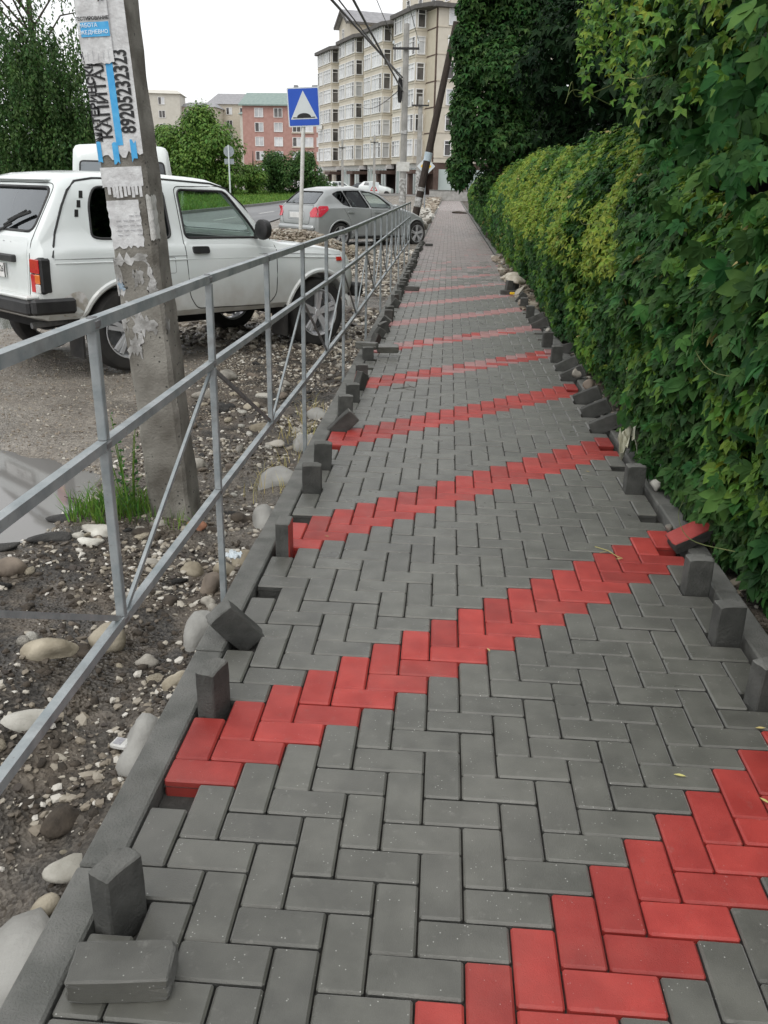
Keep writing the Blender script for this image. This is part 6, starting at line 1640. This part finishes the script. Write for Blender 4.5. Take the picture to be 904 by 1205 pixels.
for i, (x, y, w, d, h, c, a, lb) in enumerate(STONES):
    x = min(x, -.112 - max(w, d) * .5); z = float(zg(np.array([x]), np.array([y]))[0])
    o = obj('river_stone' if c not in 'rd' else ('brick_fragment' if c == 'r' else 'asphalt_chunk'), stone_data(i + 1, w / 2 * 1.05, d / 2 * 1.05, h / 2 * 1.15, CM[c], .34 if c not in 'rd' else .4), None, (x, y, z + h * .10), (R(rnd.uniform(-8, 8)), R(rnd.uniform(-8, 8)), R(a)))
    tag(o, lb, 'stone', 'stones beside the left kerb')
# many more small stones that nothing tells apart
smalls = [stone_data(200 + i, 1.05, .66 + .09 * (i % 4), .55, (m_rock, m_rock_tan, m_rock_white, m_asphalt_chunk, m_rock_brown)[i % 5], .38, 2) for i in range(10)]
for i in range(150):
    x = -.17 - 1.0 * rnd.random() ** 1.3; y = -.6 + 8.0 * rnd.random() ** .8; s = (.012 + .028 * rnd.random() ** 1.6) * (1 + .09 * max(0, y))
    if abs(x + .6) < .15 and abs(y - 2.05) < .2: continue
    x = min(x, -.12 - s)
    o = obj('river_stone', smalls[i % 10], None, (x, y, float(zg(np.array([x]), np.array([y]))[0]) + s * .04), (rnd.uniform(-.3, .3), rnd.uniform(-.3, .3), rnd.uniform(0, 6.3))); o.scale = (s, s, s)
    tag(o, 'small river stone among the gravel between the kerb and the car', 'stone', 'small river stones in the gravel strip')
ICO = None
def pebbles(name, n, xf, yf, smin, smax, mat, zf=None, zup=.25, dens=None):
    global ICO
    if ICO is None:
        bm = bmesh.new(); bmesh.ops.create_icosphere(bm, subdivisions=1, radius=1.0); bm.verts.ensure_lookup_table()
        ICO = (np.array([v.co[:] for v in bm.verts]), np.array([[v.index for v in f.verts] for f in bm.faces])); bm.free()
    X, Y = xf(n), yf(n)
    if dens is not None:
        k = dens(X, Y); X, Y = X[k], Y[k]
    n = len(X); S = smin + (smax - smin) * rng.random(n) ** 2.5
    Z = (zg(X, Y) if zf is None else zf(X, Y)) + S * zup
    dims = np.c_[S * rng.uniform(.8, 1.5, n), S * rng.uniform(.7, 1.1, n), S * rng.uniform(.4, .75, n)]
    jit = 1 + .24 * rng.normal(0, 1, (n, len(ICO[0]), 1))
    v = ICO[0][None] * dims[:, None] * np.clip(jit, .6, 1.4)
    a = rng.uniform(0, 6.28, n); c, s = np.cos(a)[:, None], np.sin(a)[:, None]; t = rng.normal(0, .3, n)[:, None]
    vx, vy, vz = v[..., 0], v[..., 1], v[..., 2]; vz2 = vz + t * vx
    V = np.stack([vx * c - vy * s + X[:, None], vx * s + vy * c + Y[:, None], vz2 + Z[:, None]], -1).reshape(-1, 3)
    F = (ICO[1][None] + (np.arange(n) * len(ICO[0]))[:, None, None]).reshape(-1, 3)
    return obj(name, np_mesh(name, V, F, mat, name in ('soil_clods',)), kind='stuff')
tag(pebbles('gravel', 26000, lambda n: -.108 - 1.3 * rng.random(n) ** 1.2, lambda n: -1.3 + 9.5 * rng.random(n), .003, .017, m_pebble, dens=lambda X, Y: (noise2(X, Y, 71, 2.4, 3) + rng.random(len(X)) * .55 > .17)), 'mixed pale and dark gravel spread between the kerb and the dirt lot')
tag(pebbles('gravel', 16000, lambda n: -.8 - 3.8 * rng.random(n), lambda n: 2.2 + 8 * rng.random(n) ** 1.2, .003, .011, m_pebble_tan, dens=lambda X, Y: noise2(X, Y, 73, .9, 3) > -.25), 'fine tan gravel pressed into the dirt lot behind the puddle')
tag(pebbles('gravel', 9000, lambda n: -.15 - 2.6 * rng.random(n), lambda n: 6.5 + 14 * rng.random(n), .012, .05, m_pebble, dens=lambda X, Y: noise2(X, Y, 75, .8, 3) > -.3), 'coarse gravel and stones along the kerb beyond the white car')
def heap_z(X, Y): return -.08 + .56 * np.clip(1 - ((X + 2.9) / 1.55) ** 2 - ((Y - 18.2) / 1.0) ** 2, 0, 1) ** .7
tag(pebbles('soil_clods', 5200, lambda n: -.11 - 1.0 * rng.random(n) ** 1.2, lambda n: -1.3 + 8.5 * rng.random(n), .005, .020, m_clod, None, .02, dens=lambda X, Y: noise2(X, Y, 91, 2.6, 3) > .02), 'crumbs and clods of dark wet soil dug up along the kerb')
hp = MB(); nn_ = 22
V = []; 
for i in range(nn_ + 1):
    for j in range(nn_ + 1):
        X, Y = -4.6 + 3.4 * i / nn_, 17.1 + 2.2 * j / nn_; V.append((X, Y, float(heap_z(np.array([X]), np.array([Y]))[0]) - .02))
hp.add(V, [(i * (nn_ + 1) + j, (i + 1) * (nn_ + 1) + j, (i + 1) * (nn_ + 1) + j + 1, i * (nn_ + 1) + j + 1) for i in range(nn_) for j in range(nn_)])
hpo = hp.build('gravel_heap', m_rock_tan, None, True, kind='stuff'); tag(hpo, 'low heap of tan gravel at the foot of the speed bump sign post')
ph = pebbles('heap_gravel', 3800, lambda n: -4.45 + 3.1 * rng.random(n), lambda n: 17.2 + 2.0 * rng.random(n), .02, .06, m_pebble_tan, heap_z, .2, dens=lambda X, Y: heap_z(X, Y) > -.05); tag(ph, 'tan gravel stones covering the heap below the speed bump sign')
# white rubble beyond the hatchback, and rubble along the far kerb
tag(pebbles('rubble', 420, lambda n: -1.25 + 1.05 * rng.random(n), lambda n: 23 + 22 * rng.random(n), .06, .24, pebble_mat('white_rubble', [(0, (.30, .28, .24)), (.5, (.52, .50, .45)), (1, (.66, .65, .60))]), lambda X, Y: .06 + .22 * np.clip(1 - ((X + .75) / .55) ** 2, 0, 1) + 0 * Y, .1), 'pile of whitish rubble beside the far left kerb')
tag(pebbles('rubble', 500, lambda n: -1.3 + 1.1 * rng.random(n), lambda n: 45 + 42 * rng.random(n), .06, .22, m_pebble_tan, None, .2), 'rubble strip along the far end of the left kerb')
tag(pebbles('rubble', 260, lambda n: 1.70 + .28 * rng.random(n), lambda n: 9.5 + 9 * rng.random(n), .02, .085, m_pebble_tan, lambda X, Y: .015 + 0 * X, .2), 'low scatter of rubble along the far hedge edge')
tag(pebbles('soil_debris', 900, lambda n: 1.925 + .28 * rng.random(n), lambda n: .3 + 22 * rng.random(n), .008, .035, m_pebble_tan, None, .2), 'small stones and soil crumbs between the garden kerb and the hedge')
# concrete footing lumps against the outer side of the kerb
for i, (x, y, w, lb) in enumerate(((-.245, -.72, .30, 'largest pale concrete footing lump under the kerb nearest the camera'), (-.175, .20, .13, 'grey footing lump beside the kerb near the crumpled packet'), (-.175, .86, .13, 'grey footing lump under the tipped paver'), (-.20, 2.66, .19, 'broad pale footing lump left of two upright pavers'), (-.175, 3.45, .13, 'footing lump at the foot of the second grounded post'), (-.18, 4.15, .14, 'farther pale footing lump level with the third red stripe'), (-.165, 2.08, .11, 'small footing lump left of the red faced paver'))):
    o = obj('footing_lump', stone_data(400 + i, w * .72, w * (1.0 if i else 1.15), .10 if i else .12, m_lump, .15), None, (x, y, -.125 if i else -.21), (0, R(-12), R(rnd.uniform(-8, 8)))); tag(o, lb, 'concrete', 'concrete lumps along the kerb')
for i in range(14):
    x, y = -.2 - .55 * rnd.random(), -.9 + 5 * rnd.random(); s = rnd.uniform(.03, .075)
    x = min(x, -.12 - s)
    o = obj('soil_clod', stone_data(500 + i, s, s * .8, s * .5, m_clod, .35), None, (x, y, float(zg(np.array([x]), np.array([y]))[0])), (0, 0, rnd.uniform(0, 6))); tag(o, 'dark wet soil clod in the gravel strip behind the railing', 'soil', 'dark soil clods')
# stones by the silver car
for i, (x, y, s, c, lb) in enumerate(((-2.0, 18.9, .17, m_rock_tan, 'tan boulder below the rear wheel of the silver car'), (-1.55, 19.3, .19, m_rock_tan, 'larger tan boulder beside the silver car'), (-1.05, 18.7, .13, m_rock, 'grey boulder before the silver car'))):
    o = obj('boulder', stone_data(600 + i, s, s * .8, s * .7, c), None, (x, y, .0)); tag(o, lb, 'stone', 'boulders beside the silver car')
# stones at the garden kerb
for i, (x, y, z, s, c, lb) in enumerate(((1.86, 2.43, .045, .042, m_rock_white, 'pale round stone lying on the garden kerb'), (1.80, 1.88, .02, .022, m_rock, 'small grey stone above the fallen red paver'), (1.86, 3.25, .035, .026, m_rock_white, 'lowest of three white pebbles beside the leaning pavers'), (1.84, 3.80, .04, .028, m_rock_white, 'middle of three white pebbles beside the leaning pavers'), (1.83, 4.22, .045, .030, m_rock_white, 'uppermost of three white pebbles beside the leaning pavers'), (1.86, 4.78, .06, .055, m_rock_brown, 'brown stone wedged between two leaning pavers'), (1.83, 5.25, .07, .050, m_rock, 'grey stone lying on the leaning pavers'), (1.75, 6.85, .165, .026, m_rock_white, 'white pebble on top of an upright paver'))):
    o = obj('pebble', stone_data(700 + i, s, s * .85, s * .95, c, .14), None, (x, y, z)); tag(o, lb, 'stone', 'stones at the garden kerb')
# rubble bag and litter
m_sack = MAT('dirty_white_sack', (.34, .30, .23), (.56, .52, .44), rough=.8, scale=12, bump=1.0, bscale=14)
bg = obj('rubble_bag', stone_data(801, .17, .20, .07, m_sack, .3), None, (1.76, 11.5, .19), (0, R(6), R(20))); tag(bg, 'dirty cream sack lying on stacked pavers by the hedge', 'sack')
bg = obj('rubble_bag', stone_data(802, .16, .26, .08, m_sack, .35), None, (1.84, 13.0, .09), (0, R(10), R(70))); tag(bg, 'farther crumpled cream sack against the hedge', 'sack')
MBx = MB().box((0, 0, 0), (.07, .05, .03), bev=.004).build('yellow_block', m_signyellow, None, loc=(1.685, 11.10, .035)); tag(MBx, 'small yellow block between the stacked pavers', 'block')
def crumple(name, seed, sx, sy, sz, mat, loc, label, cat):
    bm = bmesh.new(); bmesh.ops.create_grid(bm, x_segments=14, y_segments=14, size=1); r_ = random.Random(seed)
    for v in bm.verts:
        x, y = v.co.x, v.co.y; v.co = Vector((x * sx * (1 - .2 * abs(y)), y * sy * (1 - .15 * abs(x)), sz * (.5 + .5 * math.sin(5 * x + seed) * math.cos(4 * y) + r_.uniform(-.35, .35)) + .004))
    me = bpy.data.meshes.new(name); bm.to_mesh(me); bm.free(); me.materials.append(mat)
    o = obj(name, me, None, loc, (0, 0, R(seed * 31))); md = o.modifiers.new('s', 'SOLIDIFY'); md.thickness = .002
    return tag(o, label, cat)
m_bagw = MAT('white_plastic_bag', (.55, .62, .66), (.72, .76, .78), rough=.35, scale=10)
m_husk = MAT('dry_pale_leaves', (.45, .44, .33), (.6, .6, .5), rough=.8, scale=20)
crumple('plastic_bag', 3, .10, .13, .08, m_bagw, (1.99, 2.5, .03), 'crumpled white plastic bag under the hedge behind the pale stone', 'bag')
crumple('dry_paper', 5, .10, .26, .16, m_husk, (1.90, 3.1, .06), 'pale crumpled paper caught at the foot of the hedge', 'litter')
crumple('candy_wrapper', 8, .03, .035, .02, m_bagw, (-.155, 1.36, .0), 'small shiny wrapper on the tan stones by the kerb', 'wrapper')
pk = empty('cigarette_packet', (-.235, .225, float(zg(np.array([-.235]), np.array([.225]))[0]) + .022), (R(4), R(-6), R(-18)), label='crumpled white packet lying in the gravel beside the kerb', cat='packet')
MB().box((-.012, 0, 0), (.062, .042, .018), bev=.004).build('box', m_paper2, pk); MB().box((.034, .003, .002), (.028, .040, .020), bev=.005).build('lid', m_bagw, pk); MB().box((-.018, .0, .0095), (.03, .03, .0012)).build('print', m_ink_grey, pk)
sc = MB()
for i in range(4): sc.bar((-.05 + .02 * i, .05, .0), (.05 + .02 * i, -.05 + .004 * i, .01), .006, .006)
tw = MB()
for i in range(5): tw.tube([(-.06 + .02 * i, .06 - .01 * i, .004), (.0 + .015 * i, .0, .012), (.06 + .012 * i, -.07, .004)], .0022, 5)
two = tw.build('twig_bundle', m_bark, None, True, loc=(-1.20, 2.12, -.07)); tag(two, 'bundle of thin dark sticks at the puddle edge', 'twigs')
tw = MB(); tw.tube([(-.08, 0, .004), (0, .03, .006), (.06, .09, .004), (.10, .05, .004)], .0025, 5); tw.tube([(.0, .03, .006), (.04, -.02, .004), (.09, -.03, .004)], .0018, 5); tw.tube([(.06, .09, .004), (.03, .17, .006)], .0018, 5)
two = tw.build('twig', m_bark, None, True, loc=(.40, 4.68, .001)); tag(two, 'thin dark twig lying on the grey pavers past the third red stripe', 'twig')
leafm = [big_leaf_data(m_dry, 40)]
def fallen(x, y, s, a, label):
    bm = bmesh.new(); pts = [(0, -1), (.32, -.45), (.42, .1), (.22, .62), (0, 1), (-.22, .62), (-.42, .1), (-.32, -.45)]
    vs = [bm.verts.new((px * s * .8, py * s, .004 + .18 * s * abs(px))) for px, py in pts]; c = bm.verts.new((0, 0, .003))
    for i in range(8): bm.faces.new((vs[i], vs[(i + 1) % 8], c))
    me = bpy.data.meshes.new('fallen_leaf'); bm.to_mesh(me); bm.free(); me.materials.append(m_dry)
    tag(obj('fallen_leaf', me, None, (x, y, .001), (0, 0, R(a))), label, 'leaf', 'dry leaves fallen on the pavement')
fallen(1.401, .05, .017, 80, 'pale dry leaf on the grey pavers left of the nearest red stripe')
fallen(1.502, 1.523, .014, 100, 'small cream dry leaf on the red stripe near the hedge')
fallen(.904, .68, .012, 20, 'tiny cream leaf at the lower edge of the widest red stripe')
fallen(1.70, .30, .016, 95, 'yellow leaf at the right edge above the nearest red stripe')
fallen(1.60, -.035, .015, 40, 'small yellow leaf on the nearest red stripe at the right edge')
fallen(.211, 1.631, .012, 70, 'tiny cream leaf on the second red stripe near the kerb')
fallen(1.55, 2.75, .014, 60, 'small pale leaf on the grey pavers before the garden kerb stone')
tw = MB(); tw.tube([(-.05, .05, .004), (0, 0, .008), (.03, -.05, .004), (.05, -.07, .004)], .0018, 5); tw.tube([(0, 0, .008), (-.04, -.02, .004)], .0012, 5)
tag(tw.build('dry_sprig', m_dry, None, True, loc=(1.47, 1.60, .001)), 'dry curled sprig on the red stripe near the hedge', 'sprig')
for x, y, lb in ((1.22, 50, 'dark lump of debris far along the pavement near the hedge'),):
    tag(obj('debris_lump', stone_data(900, .45, .25, .09, m_clod, .3), None, (x, y, .05)), lb, 'debris')
